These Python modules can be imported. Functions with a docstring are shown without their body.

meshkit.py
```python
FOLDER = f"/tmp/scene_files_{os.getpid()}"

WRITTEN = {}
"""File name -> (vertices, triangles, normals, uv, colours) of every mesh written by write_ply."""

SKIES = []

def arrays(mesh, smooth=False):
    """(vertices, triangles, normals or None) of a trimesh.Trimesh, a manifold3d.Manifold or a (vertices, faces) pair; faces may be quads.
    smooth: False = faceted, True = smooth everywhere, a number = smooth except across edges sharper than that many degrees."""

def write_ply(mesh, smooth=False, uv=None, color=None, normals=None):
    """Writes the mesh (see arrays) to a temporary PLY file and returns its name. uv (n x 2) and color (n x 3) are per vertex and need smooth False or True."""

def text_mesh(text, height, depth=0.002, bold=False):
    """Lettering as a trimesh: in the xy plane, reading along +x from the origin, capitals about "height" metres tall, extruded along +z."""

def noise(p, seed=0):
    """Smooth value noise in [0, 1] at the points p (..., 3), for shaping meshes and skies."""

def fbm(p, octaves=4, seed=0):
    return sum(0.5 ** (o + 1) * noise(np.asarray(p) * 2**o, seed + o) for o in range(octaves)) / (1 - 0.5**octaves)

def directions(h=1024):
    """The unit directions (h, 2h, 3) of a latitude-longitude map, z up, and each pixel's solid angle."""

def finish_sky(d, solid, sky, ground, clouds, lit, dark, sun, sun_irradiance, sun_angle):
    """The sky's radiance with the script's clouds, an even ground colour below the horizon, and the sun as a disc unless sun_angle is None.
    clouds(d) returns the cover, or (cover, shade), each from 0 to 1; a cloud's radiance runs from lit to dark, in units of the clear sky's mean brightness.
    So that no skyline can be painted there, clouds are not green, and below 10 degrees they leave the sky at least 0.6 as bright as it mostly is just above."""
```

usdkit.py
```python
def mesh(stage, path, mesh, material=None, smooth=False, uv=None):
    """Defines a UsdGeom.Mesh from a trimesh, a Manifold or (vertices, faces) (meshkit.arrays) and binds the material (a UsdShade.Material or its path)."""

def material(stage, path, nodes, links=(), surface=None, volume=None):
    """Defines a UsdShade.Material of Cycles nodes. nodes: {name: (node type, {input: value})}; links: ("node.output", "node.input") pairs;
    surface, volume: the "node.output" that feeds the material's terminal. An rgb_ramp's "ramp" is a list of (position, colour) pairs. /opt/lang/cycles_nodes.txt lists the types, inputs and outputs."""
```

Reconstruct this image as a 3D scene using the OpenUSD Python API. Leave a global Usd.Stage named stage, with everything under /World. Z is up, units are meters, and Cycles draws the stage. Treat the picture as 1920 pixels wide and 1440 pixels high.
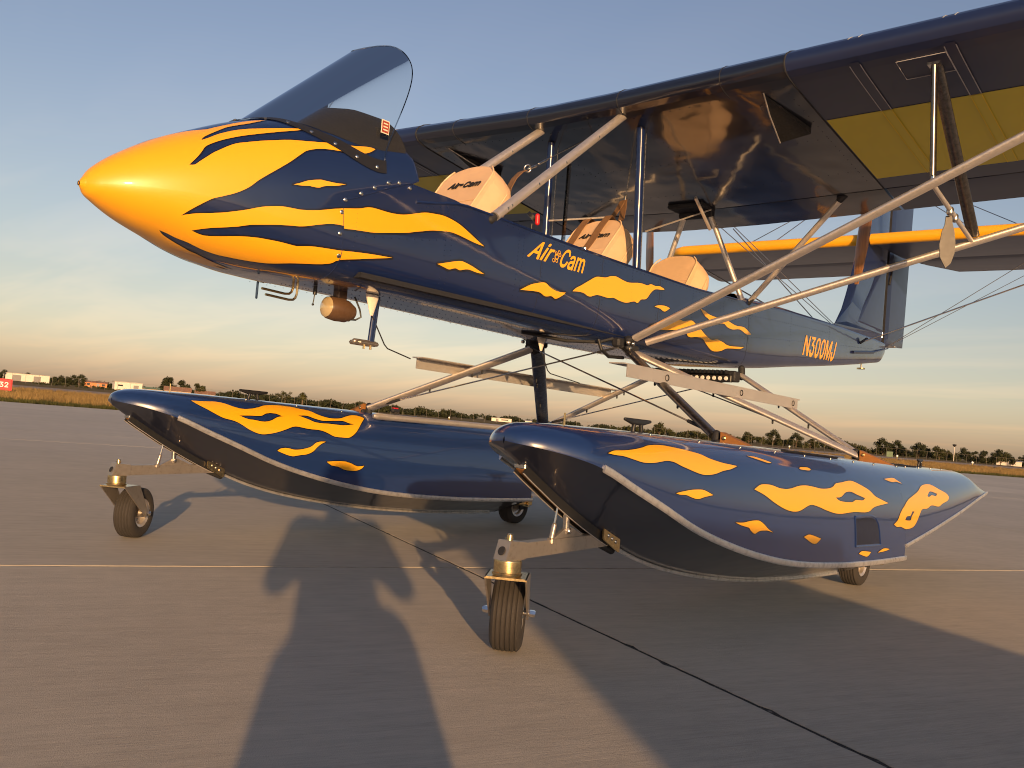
import math, random
import numpy as np, trimesh, manifold3d, shapely, shapely.geometry as sg, shapely.ops
import meshkit, usdkit
from pxr import Usd, UsdGeom, UsdLux, UsdShade, Gf, Sdf, Vt

# ------------------------------------------------------------------ camera, sky, sun, exposure
stage = Usd.Stage.CreateInMemory()
UsdGeom.Xform.Define(stage, '/World'); UsdGeom.Scope.Define(stage, '/World/Looks')
CAM = np.array([-2.6065, -2.9753, .7316])
RIGHT = np.array([.64362608, -.76065929, .08451577]); DOWN = np.array([.08561046, -.03818071, -.99559685]); FWD = np.array([.76053686, .64802753, .04054629])
cam = UsdGeom.Camera.Define(stage, '/World/camera')
cam.AddTransformOp().Set(Gf.Matrix4d(*RIGHT, 0, *(-DOWN), 0, *(-FWD), 0, *CAM, 1))
cam.CreateHorizontalApertureAttr(36.0); cam.CreateFocalLengthAttr(36.0 * 1701.04 / 1920); cam.CreateClippingRangeAttr((.05, 20000.))
cam.CreateExposureAttr(.97)
SUN_AZ, SUN_EL = math.radians(51.59 + 180), math.radians(8.5)
SUN = np.array([math.cos(SUN_AZ) * math.cos(SUN_EL), math.sin(SUN_AZ) * math.cos(SUN_EL), math.sin(SUN_EL)])

def look(name, nodes, links=(), surface='p.BSDF', volume=None):
    return usdkit.material(stage, '/World/Looks/' + name, nodes, links, surface=surface, volume=volume)

sky_mat = look('sky_look', {
    'sky': ('sky_texture', {'sky_type': 'single_scattering', 'sun_disc': False, 'sun_elevation': SUN_EL, 'sun_rotation': math.atan2(SUN[0], SUN[1]),
                            'altitude': 10., 'air_density': 1.0, 'aerosol_density': 1.0, 'ozone_density': 2.0}),
    'tc': ('texture_coordinate', {}), 'sep': ('separate_xyz', {}),
    'zc': ('math', {'math_type': 'add', 'value2': .12}), 'dx': ('math', {'math_type': 'divide'}), 'dy': ('math', {'math_type': 'divide'}), 'cmb': ('combine_xyz', {}),
    'map': ('mapping', {'scale': (1.1, .38, 1.), 'rotation': (0, 0, .55)}),
    'n': ('noise_texture', {'scale': 1.7, 'detail': 8., 'roughness': .56, 'distortion': .5}),
    'r': ('rgb_ramp', {'ramp': [(0, (0, 0, 0)), (.44, (0, 0, 0)), (.55, (.4, .4, .4)), (.7, (.85, .85, .85)), (1, (1, 1, 1))]}),
    'fade': ('map_range', {'from_min': .0, 'from_max': .5, 'to_min': .75, 'to_max': .22, 'clamp': True}),
    'cov': ('math', {'math_type': 'multiply'}),
    'lit': ('mix_color', {'blend_type': 'multiply', 'fac': 1.0, 'b': (1.30, 1.14, 1.04), 'use_clamp': False}),
    'add': ('mix_color', {'blend_type': 'mix', 'use_clamp': False}),
    'wc': ('rgb_ramp', {'ramp': [(0., (.66, .50, .43)), (.06, (.62, .51, .44)), (.16, (.52, .48, .46)), (.32, (.44, .45, .50)), (.55, (.38, .42, .53)), (1., (.34, .39, .52))]}),
    'dsat': ('hsv', {'saturation': .60, 'value': 1.}), 'tint': ('mix_color', {'blend_type': 'multiply', 'fac': 1.0, 'use_clamp': False}),
    'bg': ('background_shader', {'strength': .15})},
    [('tc.generated', 'sep.vector'), ('sep.z', 'zc.value1'), ('sep.x', 'dx.value1'), ('zc.value', 'dx.value2'), ('sep.y', 'dy.value1'), ('zc.value', 'dy.value2'),
     ('dx.value', 'cmb.x'), ('dy.value', 'cmb.y'), ('cmb.vector', 'map.vector'), ('map.vector', 'n.vector'), ('n.fac', 'r.fac'),
     ('sep.z', 'fade.value'), ('r.color', 'cov.value1'), ('fade.result', 'cov.value2'),
     ('sky.color', 'dsat.color'), ('dsat.color', 'tint.a'), ('sep.z', 'wc.fac'), ('wc.color', 'tint.b'),
     ('tint.result', 'lit.a'), ('tint.result', 'add.a'), ('lit.result', 'add.b'), ('cov.value', 'add.fac'), ('add.result', 'bg.color')], surface='bg.background')
dome = UsdLux.DomeLight.Define(stage, '/World/sky')
UsdShade.MaterialBindingAPI.Apply(dome.GetPrim()).Bind(sky_mat)
dome.GetPrim().SetCustomDataByKey('kind', 'structure')
sun = UsdLux.DistantLight.Define(stage, '/World/sun')
sun.CreateNormalizeAttr(True); sun.CreateIntensityAttr(.80); sun.CreateAngleAttr(.6); sun.CreateColorAttr(Gf.Vec3f(1., .60, .27))
_z = SUN; _x = np.cross([0, 0, 1.], _z); _x /= np.linalg.norm(_x); _y = np.cross(_z, _x)
sun.AddTransformOp().Set(Gf.Matrix4d(*_x, 0, *_y, 0, *_z, 0, 0, 0, 50, 1))

# ------------------------------------------------------------------ helpers
RNG = np.random.default_rng(7)
_names = {}
def numbered(parent, name):
    k = (parent, name); n = _names.get(k, 0); _names[k] = n + 1
    return f'{parent}/{name}' + (f'_{n:03d}' if n else '')

def put(name, m, mat, parent='/World', smooth=35, normals=None):
    """One Mesh prim under parent; returns its path."""
    path = numbered(parent, name)
    if normals is not None:
        v, f = m
        g = usdkit.mesh(stage, path, (v, f), mat, smooth=False)
        g.CreateNormalsAttr(Vt.Vec3fArray.FromNumpy(np.asarray(normals, np.float32))); g.SetNormalsInterpolation('vertex')
    else:
        usdkit.mesh(stage, path, m, mat, smooth=smooth)
    return path

def tag(path, label=None, cat=None, group=None, kind=None):
    p = stage.GetPrimAtPath(path)
    for k, v in (('label', label), ('category', cat), ('group', group), ('kind', kind)):
        if v: p.SetCustomDataByKey(k, v)
    return path

def thing(name, label=None, cat=None, loc=(0, 0, 0), rotz=0., group=None, kind=None, parent='/World'):
    path = numbered(parent, name)
    x = UsdGeom.Xform.Define(stage, path); x.AddTranslateOp().Set(Gf.Vec3d(*map(float, loc)))
    if rotz: x.AddRotateZOp().Set(float(math.degrees(rotz)))
    return tag(path, label, cat, group, kind)

def copy_of(src, name, label, cat, loc, rotz=0., group=None, scale=1.):
    path = numbered('/World', name)
    x = UsdGeom.Xform.Define(stage, path)
    x.GetPrim().GetReferences().AddInternalReference(src); 
    x.ClearXformOpOrder(); x.AddTranslateOp(opSuffix='place').Set(Gf.Vec3d(*map(float, loc))); x.AddRotateZOp(opSuffix='turn').Set(float(math.degrees(rotz)))
    x.AddScaleOp(opSuffix='size').Set(Gf.Vec3f(scale, scale, scale))
    x.GetPrim().SetInstanceable(True)
    return tag(path, label, cat, group)

cat_ = trimesh.util.concatenate
def nrm(v): v = np.asarray(v, float); return v / np.linalg.norm(v)
def frame(d, up=(0, 0, 1)):
    d = nrm(d); u = np.asarray(up, float)
    if abs(d @ nrm(u)) > .98: u = np.array([1., 0, 0]) if abs(d[0]) < .9 else np.array([0, 1., 0])
    s = nrm(np.cross(u, d)); return s, np.cross(d, s), d
def box(c, size, R=None, bevel=0.):
    if bevel:
        b = np.asarray(size, float) / 2 - bevel
        pts = []
        for s in np.ndindex(2, 2, 2):
            k = (np.array(s) * 2 - 1) * b
            for i in range(3):
                e = np.zeros(3); e[i] = (s[i] * 2 - 1) * bevel; pts.append(k + e)
        m = trimesh.convex.convex_hull(np.array(pts))
    else: m = trimesh.creation.box(size)
    T = np.eye(4)
    if R is not None: T[:3, :3] = R
    T[:3, 3] = c; m.apply_transform(T); return m
def tube(p0, p1, r, sides=14, r1=None, cap=True):
    return sweep([p0, p1], r if r1 is None else [r, r1], sides)
def sweep(pts, r, sides=12, ell=None, up=(0, 0, 1), closed=False):
    """Round (or elliptical: ell = ratio across 'up') tube along pts, capped."""
    p = np.asarray(pts, float); n = len(p); r = np.broadcast_to(np.asarray(r, float), (n,))
    t = np.gradient(p, axis=0) if not closed else np.roll(p, -1, 0) - np.roll(p, 1, 0)
    V = []; a = np.arange(sides) / sides * 2 * np.pi; prev = None
    for i in range(n):
        s, u, d = frame(t[i], up if prev is None else prev); prev = u
        V.append(p[i] + r[i] * (np.cos(a)[:, None] * s * (ell or 1.) + np.sin(a)[:, None] * u))
    V = np.vstack(V); F = []
    for i in range(n if closed else n - 1):
        j = (i + 1) % n
        for k in range(sides):
            l = (k + 1) % sides
            F += [(i * sides + k, i * sides + l, j * sides + l), (i * sides + k, j * sides + l, j * sides + k)]
    if not closed:
        V = np.vstack([V, p[0], p[-1]]); c0, c1 = len(V) - 2, len(V) - 1
        for k in range(sides):
            l = (k + 1) % sides
            F += [(c0, l, k), (c1, (n - 1) * sides + k, (n - 1) * sides + l)]
    return trimesh.Trimesh(V, F, process=False)
def oval(p0, p1, chord, thick, cdir=(1, 0, 0), sides=20, ends=True):
    """Streamlined strut: elliptical section, chord along cdir."""
    p0, p1 = np.asarray(p0, float), np.asarray(p1, float); d = nrm(p1 - p0)
    c = np.asarray(cdir, float); c = nrm(c - d * (c @ d)); s = np.cross(d, c)
    a = np.arange(sides) / sides * 2 * np.pi
    ring = np.cos(a)[:, None] * c * chord / 2 + np.sin(a)[:, None] * s * thick / 2
    return trimesh.convex.convex_hull(np.vstack([p0 + ring, p1 + ring]))
def lathe(profile, n=40, T=None):
    m = trimesh.creation.revolve(np.asarray(profile, float), sections=n)
    if T is not None: m.apply_transform(T)
    return m
def axisT(o, d, up=(0, 0, 1)):
    s, u, d = frame(d, up); T = np.eye(4); T[:3, 0] = s; T[:3, 1] = u; T[:3, 2] = d; T[:3, 3] = o; return T
def ball(c, r, n=2):
    m = trimesh.creation.icosphere(n, r); m.apply_translation(c); return m
def hull(pts, rs, n=1):
    return trimesh.convex.convex_hull(np.vstack([trimesh.creation.icosphere(n, r).vertices + np.asarray(p, float) for p, r in zip(pts, np.broadcast_to(rs, (len(pts),)))]))
def screw(p, n, r=.006, h=.003):
    n = nrm(n); return lathe([(0, h), (r * .6, h * .9), (r, h * .35), (r, -h)], 10, axisT(p, n))
def plate(poly, thick, T):
    """Flat polygon (2-D) extruded by thick about its plane and placed by T."""
    m = trimesh.creation.extrude_polygon(sg.Polygon(poly), thick, engine='earcut'); m.apply_translation((0, 0, -thick / 2)); m.apply_transform(T); return m
def grid_faces(n, m, flip=False):
    i, j = np.meshgrid(np.arange(n - 1), np.arange(m - 1), indexing='ij'); a = i * m + j
    q = np.stack([a, a + m, a + m + 1, a + 1], -1).reshape(-1, 4)
    if flip: q = q[:, ::-1]
    return np.vstack([q[:, [0, 1, 2]], q[:, [0, 2, 3]]])

def curve(pts, sub=4, corner=70):
    """Closed polygon rounded by a Catmull-Rom spline; sharp tips stay sharp."""
    p = np.asarray(pts, float); n = len(p); out = []
    sharp = []
    for i in range(n):
        a, b = p[i] - p[i - 1], p[(i + 1) % n] - p[i]; a, b = a * [1, .006], b * [1, .006]
        sharp.append(math.degrees(math.acos(np.clip(a @ b / (np.linalg.norm(a) * np.linalg.norm(b) + 1e-12), -1, 1))) > corner)
    for i in range(n):
        p1, p2 = p[i], p[(i + 1) % n]
        m1 = (p2 - p[i - 1]) / 2 if not sharp[i] else (p2 - p1) * .8
        m2 = (p[(i + 2) % n] - p1) / 2 if not sharp[(i + 1) % n] else (p2 - p1) * .8
        for t in np.arange(sub) / sub:
            out.append((2 * t**3 - 3 * t**2 + 1) * p1 + (t**3 - 2 * t**2 + t) * m1 + (-2 * t**3 + 3 * t**2) * p2 + (t**3 - t**2) * m2)
    return np.array(out)

K = .0062  # degrees to about metres on the skins
def skin_poly(poly, surf, side, off, cell=.028, yc=0.):
    if surf is fus_pt and not poly.is_empty and poly.bounds[0] < -1.06:
        zs = [_skin_poly(poly.intersection(sg.box(a, -9, b, 9)), surf, side, off, c, yc) for a, b, c in ((-2, -1.28, .0065), (-1.28, -1.06, .014), (-1.06, 9, cell))]
        zs = [z for z in zs if z is not None]; n = np.cumsum([0] + [len(z[0]) for z in zs])
        return np.vstack([z[0] for z in zs]), np.vstack([z[1] + k for z, k in zip(zs, n)]), np.vstack([z[2] for z in zs])
    return _skin_poly(poly, surf, side, off, cell, yc)
def _skin_poly(poly, surf, side, off, cell, yc):
    """A shapely polygon in (x, a*K) laid on an analytic skin: vertices, faces, normals."""
    V, F = [], []; n = 0
    if poly.is_empty: return None
    x0, y0, x1, y1 = poly.bounds
    for cx in np.arange(math.floor(x0 / cell), math.ceil(x1 / cell)) * cell:
        col = poly.intersection(sg.box(cx, y0 - 1, cx + cell, y1 + 1))
        if col.is_empty: continue
        b = col.bounds
        for cy in np.arange(math.floor(b[1] / cell), math.ceil(b[3] / cell)) * cell:
            piece = col.intersection(sg.box(cx, cy, cx + cell, cy + cell))
            for g in getattr(piece, 'geoms', [piece]):
                if g.geom_type != 'Polygon' or g.area < 1e-8: continue
                v, f = trimesh.creation.triangulate_polygon(g, engine='earcut')
                V.append(v); F.append(np.asarray(f) + n); n += len(v)
    if not V: return None
    V = np.vstack(V); F = np.vstack(F)
    x, a = V[:, 0], np.clip(V[:, 1] / K, -90, 90)
    P = surf(x, a, side, off); N = (fus_n if surf is fus_pt else flt_n)(x, a, side)
    P = P + [0, yc, 0]
    fn = np.cross(P[F[:, 1]] - P[F[:, 0]], P[F[:, 2]] - P[F[:, 0]])
    bad = (fn * N[F[:, 0]]).sum(1) < 0
    F[bad] = F[bad][:, ::-1]
    return P, F, N
def spoly(pts, holes=()):
    q = sg.Polygon(curve(pts) * [1, K]).buffer(0)
    for h in holes: q = q.difference(sg.Polygon(curve(h) * [1, K]).buffer(0))
    return q
MARKS = {"nose": [[-0.97,68.1],[-0.934,68.3],[-0.889,69.0],[-0.835,70.1],[-0.795,69.1],[-0.756,66.6],[-0.817,64.2],[-0.862,63.9],[-0.901,63.5],[-0.929,61.1],[-0.969,57.1],[-0.997,53.2],[-1.009,49.2],[-0.983,51.0],[-0.953,53.8],[-0.922,55.2],[-0.891,55.8],[-0.851,55.4],[-0.807,53.8],[-0.762,52.4],[-0.698,51.0],[-0.633,50.2],[-0.687,48.2],[-0.755,47.5],[-0.803,47.4],[-0.865,47.2],[-0.911,46.4],[-0.953,44.8],[-0.987,42.2],[-1.007,39.4],[-1.021,34.4],[-1.038,28.6],[-1.066,20.2],[-1.05,20.0],[-1.033,23.4],[-1.012,27.3],[-0.988,31.5],[-0.964,34.3],[-0.939,37.0],[-0.908,39.2],[-0.872,39.5],[-0.83,39.7],[-0.768,39.3],[-0.704,38.7],[-0.691,38.3],[-0.624,37.2],[-0.554,36.6],[-0.495,35.5],[-0.44,35.5],[-0.4,35.2],[-0.378,34.0],[-0.397,32.1],[-0.424,30.5],[-0.469,29.8],[-0.518,30.4],[-0.562,31.2],[-0.597,31.7],[-0.632,31.5],[-0.66,30.5],[-0.682,28.9],[-0.737,21.4],[-0.776,16.5],[-0.823,10.4],[-0.852,6.0],[-0.875,1.4],[-0.897,-2.0],[-0.924,-5.3],[-0.957,-8.4],[-0.988,-11.3],[-1.003,-13.8],[-1.02,-17.3],[-1.042,-22.8],[-1.056,-27.4],[-1.068,-32.4],[-1.049,-29.2],[-1.018,-26.0],[-0.959,-22.4],[-0.921,-19.8],[-0.88,-17.0],[-0.837,-13.9],[-0.799,-12.3],[-0.762,-11.6],[-0.719,-12.1],[-0.686,-12.4],[-0.628,-11.3],[-0.575,-9.5],[-0.699,-12.6],[-0.631,-11.0],[-0.561,-9.0],[-0.516,-7.8],[-0.454,-7.0],[-0.415,-5.8],[-0.381,-6.2],[-0.338,-7.6],[-0.294,-8.7],[-0.24,-9.0],[-0.19,-7.9],[-0.129,-6.5],[-0.08,-6.9],[-0.03,-8.2],[0.028,-11.3],[0.089,-14.9],[0.146,-18.3],[0.194,-21.1],[0.232,-23.1],[0.184,-22.9],[0.128,-22.1],[0.072,-20.9],[0.03,-19.6],[-0.022,-18.7],[-0.081,-18.1],[-0.129,-18.8],[-0.176,-19.6],[-0.222,-20.5],[-0.311,-21.2],[-0.375,-21.5],[-0.428,-21.0],[-0.476,-20.6],[-0.511,-20.5],[-0.514,-19.1],[-0.547,-18.6],[-0.58,-19.0],[-0.625,-20.6],[-0.658,-22.1],[-0.691,-23.1],[-0.73,-23.5],[-0.783,-24.6],[-0.841,-26.6],[-0.869,-28.1],[-0.893,-30.1],[-0.93,-32.8],[-0.97,-36.2],[-0.998,-39.9],[-1.02,-44.3],[-0.995,-45.2],[-0.973,-44.6],[-0.938,-41.5],[-0.887,-37.4],[-0.832,-35.2],[-0.787,-34.6],[-0.74,-34.5],[-0.69,-35.0],[-0.674,-34.7],[-0.642,-33.7],[-0.609,-33.2],[-0.563,-33.0],[-0.507,-33.0],[-0.461,-32.9],[-0.413,-33.1],[-0.36,-33.5],[-0.272,-34.6],[-0.383,-35.9],[-0.502,-38.2],[-0.537,-41.4],[-0.619,-44.8],[-0.673,-47.2],[-0.74,-52.4],[-0.781,-55.0],[-0.823,-57.3],[-0.866,-59.4],[-0.908,-61.6],[-0.955,-61.8],[-1.001,-60.2],[-1.041,-61.3],[-1.071,-60.7],[-1.096,-60.9],[-1.078,-66.0],[-1.052,-68.8],[-1.024,-70.6],[-0.997,-71.8],[-0.967,-73.7],[-0.939,-74.2],[-0.882,-78.2],[-0.774,-86.4],[-0.841,-90.0],[-0.91,-90.0],[-0.97,-90.0],[-1.024,-90.0]],
 "lens": [[-0.729,4.6],[-0.705,6.0],[-0.672,8.3],[-0.627,9.5],[-0.606,9.1],[-0.563,8.3],[-0.523,8.2],[-0.562,6.5],[-0.608,5.5],[-0.632,4.0],[-0.66,4.3],[-0.667,4.5],[-0.694,4.3]],
 "A": [[-0.031,-37.0],[0.027,-36.4],[0.067,-35.7],[0.109,-35.0],[0.166,-35.9],[0.212,-37.1],[0.251,-38.1],[0.204,-38.4],[0.147,-38.1],[0.101,-39.5],[0.073,-39.0],[0.039,-39.8],[0.007,-38.7]],
 "B": [[0.501,-40.4],[0.563,-36.5],[0.612,-34.4],[0.67,-32.8],[0.713,-34.6],[0.77,-35.6],[0.833,-34.9],[0.815,-36.7],[0.765,-39.7],[0.729,-39.0],[0.683,-40.0],[0.634,-38.8],[0.557,-39.6]],
 "C": [[0.887,-32.8],[0.913,-30.2],[0.954,-27.4],[1.017,-22.4],[1.074,-18.1],[1.151,-16.4],[1.197,-14.0],[1.246,-12.8],[1.313,-14.1],[1.373,-14.3],[1.475,-11.7],[1.547,-11.6],[1.582,-9.6],[1.628,-9.9],[1.674,-8.8],[1.727,-10.1],[1.704,-11.3],[1.631,-12.8],[1.588,-17.1],[1.549,-22.9],[1.497,-24.8],[1.465,-28.1],[1.43,-27.7],[1.355,-30.2],[1.288,-30.1],[1.238,-29.4],[1.19,-30.5],[1.095,-30.6],[1.029,-33.0],[0.975,-31.9],[0.93,-32.1]],
 "D": [[1.636,-27.0],[1.68,-25.2],[1.746,-24.2],[1.8,-24.9],[1.746,-28.5],[1.692,-27.3]],
 "E": [[2.148,-18.0],[2.204,-19.1],[2.263,-21.5],[2.356,-22.7],[2.463,-22.4],[2.54,-24.7],[2.633,-26.9],[2.741,-27.1],[2.814,-29.7],[2.872,-32.5],[2.805,-33.2],[2.69,-29.6],[2.586,-30.5],[2.508,-29.3],[2.456,-26.9],[2.363,-28.2],[2.298,-27.6],[2.244,-24.9],[2.215,-23.8],[2.178,-21.1]],
 "F": [[1.603,-41.3],[1.656,-38.8],[1.728,-37.9],[1.811,-35.8],[1.913,-31.7],[1.963,-31.5],[2.048,-29.5],[2.098,-31.1],[2.133,-32.7],[2.18,-35.0],[2.242,-38.1],[2.316,-40.4],[2.395,-39.7],[2.469,-40.9],[2.56,-42.7],[2.775,-42.6],[2.718,-43.9],[2.542,-44.4],[2.468,-46.5],[2.393,-47.4],[2.331,-46.6],[2.258,-43.3],[2.204,-40.5],[2.137,-40.0],[2.04,-40.9],[1.985,-37.8],[1.886,-38.8],[1.737,-41.0]],
 "far": {"big": [[-0.256,34.9],[-0.19,41.3],[-0.124,47.0],[-0.073,48.2],[-0.029,46.7],[0.02,47.2],[0.075,51.3],[0.124,56.4],[0.179,62.7],[0.254,66.9],[0.343,67.8],[0.393,66.4],[0.455,65.3],[0.496,62.2],[0.543,60.6],[0.589,60.5],[0.647,61.9],[0.703,65.2],[0.757,67.7],[0.8,67.3],[0.827,65.6],[0.782,59.7],[0.744,54.1],[0.713,50.2],[0.673,47.0],[0.624,46.2],[0.575,45.7],[0.53,47.3],[0.484,48.1],[0.409,46.9],[0.326,46.0],[0.268,40.9],[0.213,35.3],[0.138,28.1],[0.096,25.6],[0.044,25.5],[-0.006,27.5],[-0.046,27.6],[-0.1,25.9],[-0.143,26.9],[-0.187,29.0],[-0.229,31.3]],
 "hole1": [[-0.007,36.7],[0.057,41.8],[0.121,45.9],[0.165,51.5],[0.215,53.9],[0.25,53.0],[0.263,52.9],[0.224,50.3],[0.181,44.8],[0.137,40.9],[0.079,38.5],[0.037,36.5]],
 "hole2": [[0.36,57.3],[0.418,58.8],[0.465,57.4],[0.521,56.8],[0.589,58.5],[0.658,59.7],[0.692,58.7],[0.731,58.3],[0.649,56.0],[0.564,55.2],[0.469,54.0],[0.422,55.4]],
 "s1": [[0.216,15.9],[0.237,19.9],[0.274,22.8],[0.323,23.8],[0.378,27.6],[0.422,31.7],[0.451,36.2],[0.479,38.4],[0.517,39.7],[0.491,37.2],[0.462,33.0],[0.435,27.6],[0.397,23.0],[0.353,19.7],[0.31,16.0],[0.266,15.3]],
 "s2": [[0.528,21.2],[0.577,23.9],[0.637,26.0],[0.686,25.7],[0.736,24.1],[0.783,25.9],[0.763,22.2],[0.714,18.5],[0.653,17.6],[0.603,19.1],[0.561,18.8]]},"near": {"1": [[-0.309,15.7],[-0.271,22.0],[-0.213,28.4],[-0.152,34.9],[-0.087,42.1],[-0.036,47.8],[0.041,53.1],[0.097,55.2],[0.163,56.6],[0.227,57.1],[0.29,56.9],[0.339,55.5],[0.41,54.9],[0.478,55.1],[0.522,55.2],[0.464,52.3],[0.399,49.7],[0.342,46.5],[0.277,43.5],[0.229,42.4],[0.168,42.0],[0.115,41.5],[0.073,41.4],[0.028,39.2],[-0.021,34.8],[-0.073,30.0],[-0.127,26.1],[-0.175,24.1],[-0.227,21.8],[-0.279,17.5]],
 "2": [[0.061,18.2],[0.103,22.9],[0.162,28.3],[0.221,31.9],[0.256,32.7],[0.302,32.2],[0.248,28.5],[0.201,24.4],[0.16,22.9],[0.126,22.1],[0.086,19.3]],
 "3": [[0.46,19.9],[0.517,21.9],[0.57,24.7],[0.632,26.7],[0.675,25.4],[0.712,22.9],[0.752,21.3],[0.698,21.5],[0.642,19.6],[0.605,16.6],[0.573,18.3],[0.559,19.7],[0.505,19.5]],
 "thin": [[0.659,63.8],[0.718,64.1],[0.781,63.2],[0.84,62.0],[0.808,61.4],[0.743,62.3]],
 "sr": [[1.08,60.5],[1.104,61.5],[1.173,61.7],[1.199,60.8],[1.174,60.1],[1.102,60.1]],
 "big": [[0.611,44.6],[0.657,47.5],[0.703,48.8],[0.762,49.2],[0.835,48.5],[0.915,49.1],[1.004,51.1],[1.075,51.8],[1.144,51.5],[1.23,50.8],[1.308,51.2],[1.363,52.3],[1.404,54.0],[1.47,54.7],[1.565,55.8],[1.627,55.5],[1.72,53.2],[1.795,50.8],[1.848,47.8],[1.912,46.0],[2.015,43.5],[1.823,41.7],[1.723,38.7],[1.549,38.9],[1.385,37.8],[1.272,39.1],[1.148,41.7],[1.078,41.7],[0.974,37.8],[0.878,37.5],[0.773,40.0],[0.689,43.0]],
 "bighole": [[1.365,46.7],[1.426,47.2],[1.488,49.6],[1.553,50.0],[1.621,48.5],[1.712,46.6],[1.673,45.3],[1.597,45.6],[1.54,44.4],[1.437,44.6],[1.39,45.4]],
 "P": [[2.071,29.4],[2.131,32.3],[2.179,36.9],[2.246,40.8],[2.345,44.2],[2.545,47.1],[2.661,50.2],[2.789,50.5],[2.886,48.4],[2.995,43.1],[3.119,37.1],[3.162,32.7],[3.119,30.1],[2.985,30.1],[2.898,29.5],[2.753,33.6],[2.656,32.9],[2.552,34.1],[2.491,30.5],[2.42,25.6],[2.356,23.9],[2.249,25.0],[2.168,27.3],[2.116,27.4]],
 "Ph1": [[2.705,41.9],[2.79,44.4],[2.919,40.3],[2.875,39.0],[2.798,41.0],[2.734,40.6]],
 "Ph2": [[2.239,31.8],[2.271,33.9],[2.333,33.4],[2.37,35.7],[2.41,35.0],[2.355,32.4],[2.328,30.0]],
 "st": [[2.085,58.1],[2.192,59.1],[2.249,59.1],[2.285,57.4],[2.335,54.8],[2.254,56.6],[2.192,56.3],[2.132,57.0]],
 "sm": [[1.025,21.7],[1.083,23.7],[1.193,21.2],[1.13,17.0]],
 "l1": [[1.62,8.9],[1.662,10.9],[1.77,9.5],[1.721,6.0]],
 "l2": [[1.861,8.5],[1.936,11.4],[2.018,10.3],[1.963,9.2]],
 "hatch": [[1.57,35.1],[1.817,34.0],[1.88,15.8],[1.582,15.9]]},"txt": [[0.523,-19.4],[0.954,-18.3],[0.978,-3.9],[0.597,-5.9]],
 "reg": [[3.893,-47.8],[4.657,-56.0],[4.715,-31.5],[3.94,-26.5]],
 "screws": [[-0.519,-2.2],[-0.452,3.0],[-0.393,7.6],[-0.329,11.5],[-0.276,12.2],[-0.22,9.3],[-0.53,-10.6],[-0.527,-23.7],[-0.514,-36.0]]}
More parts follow.
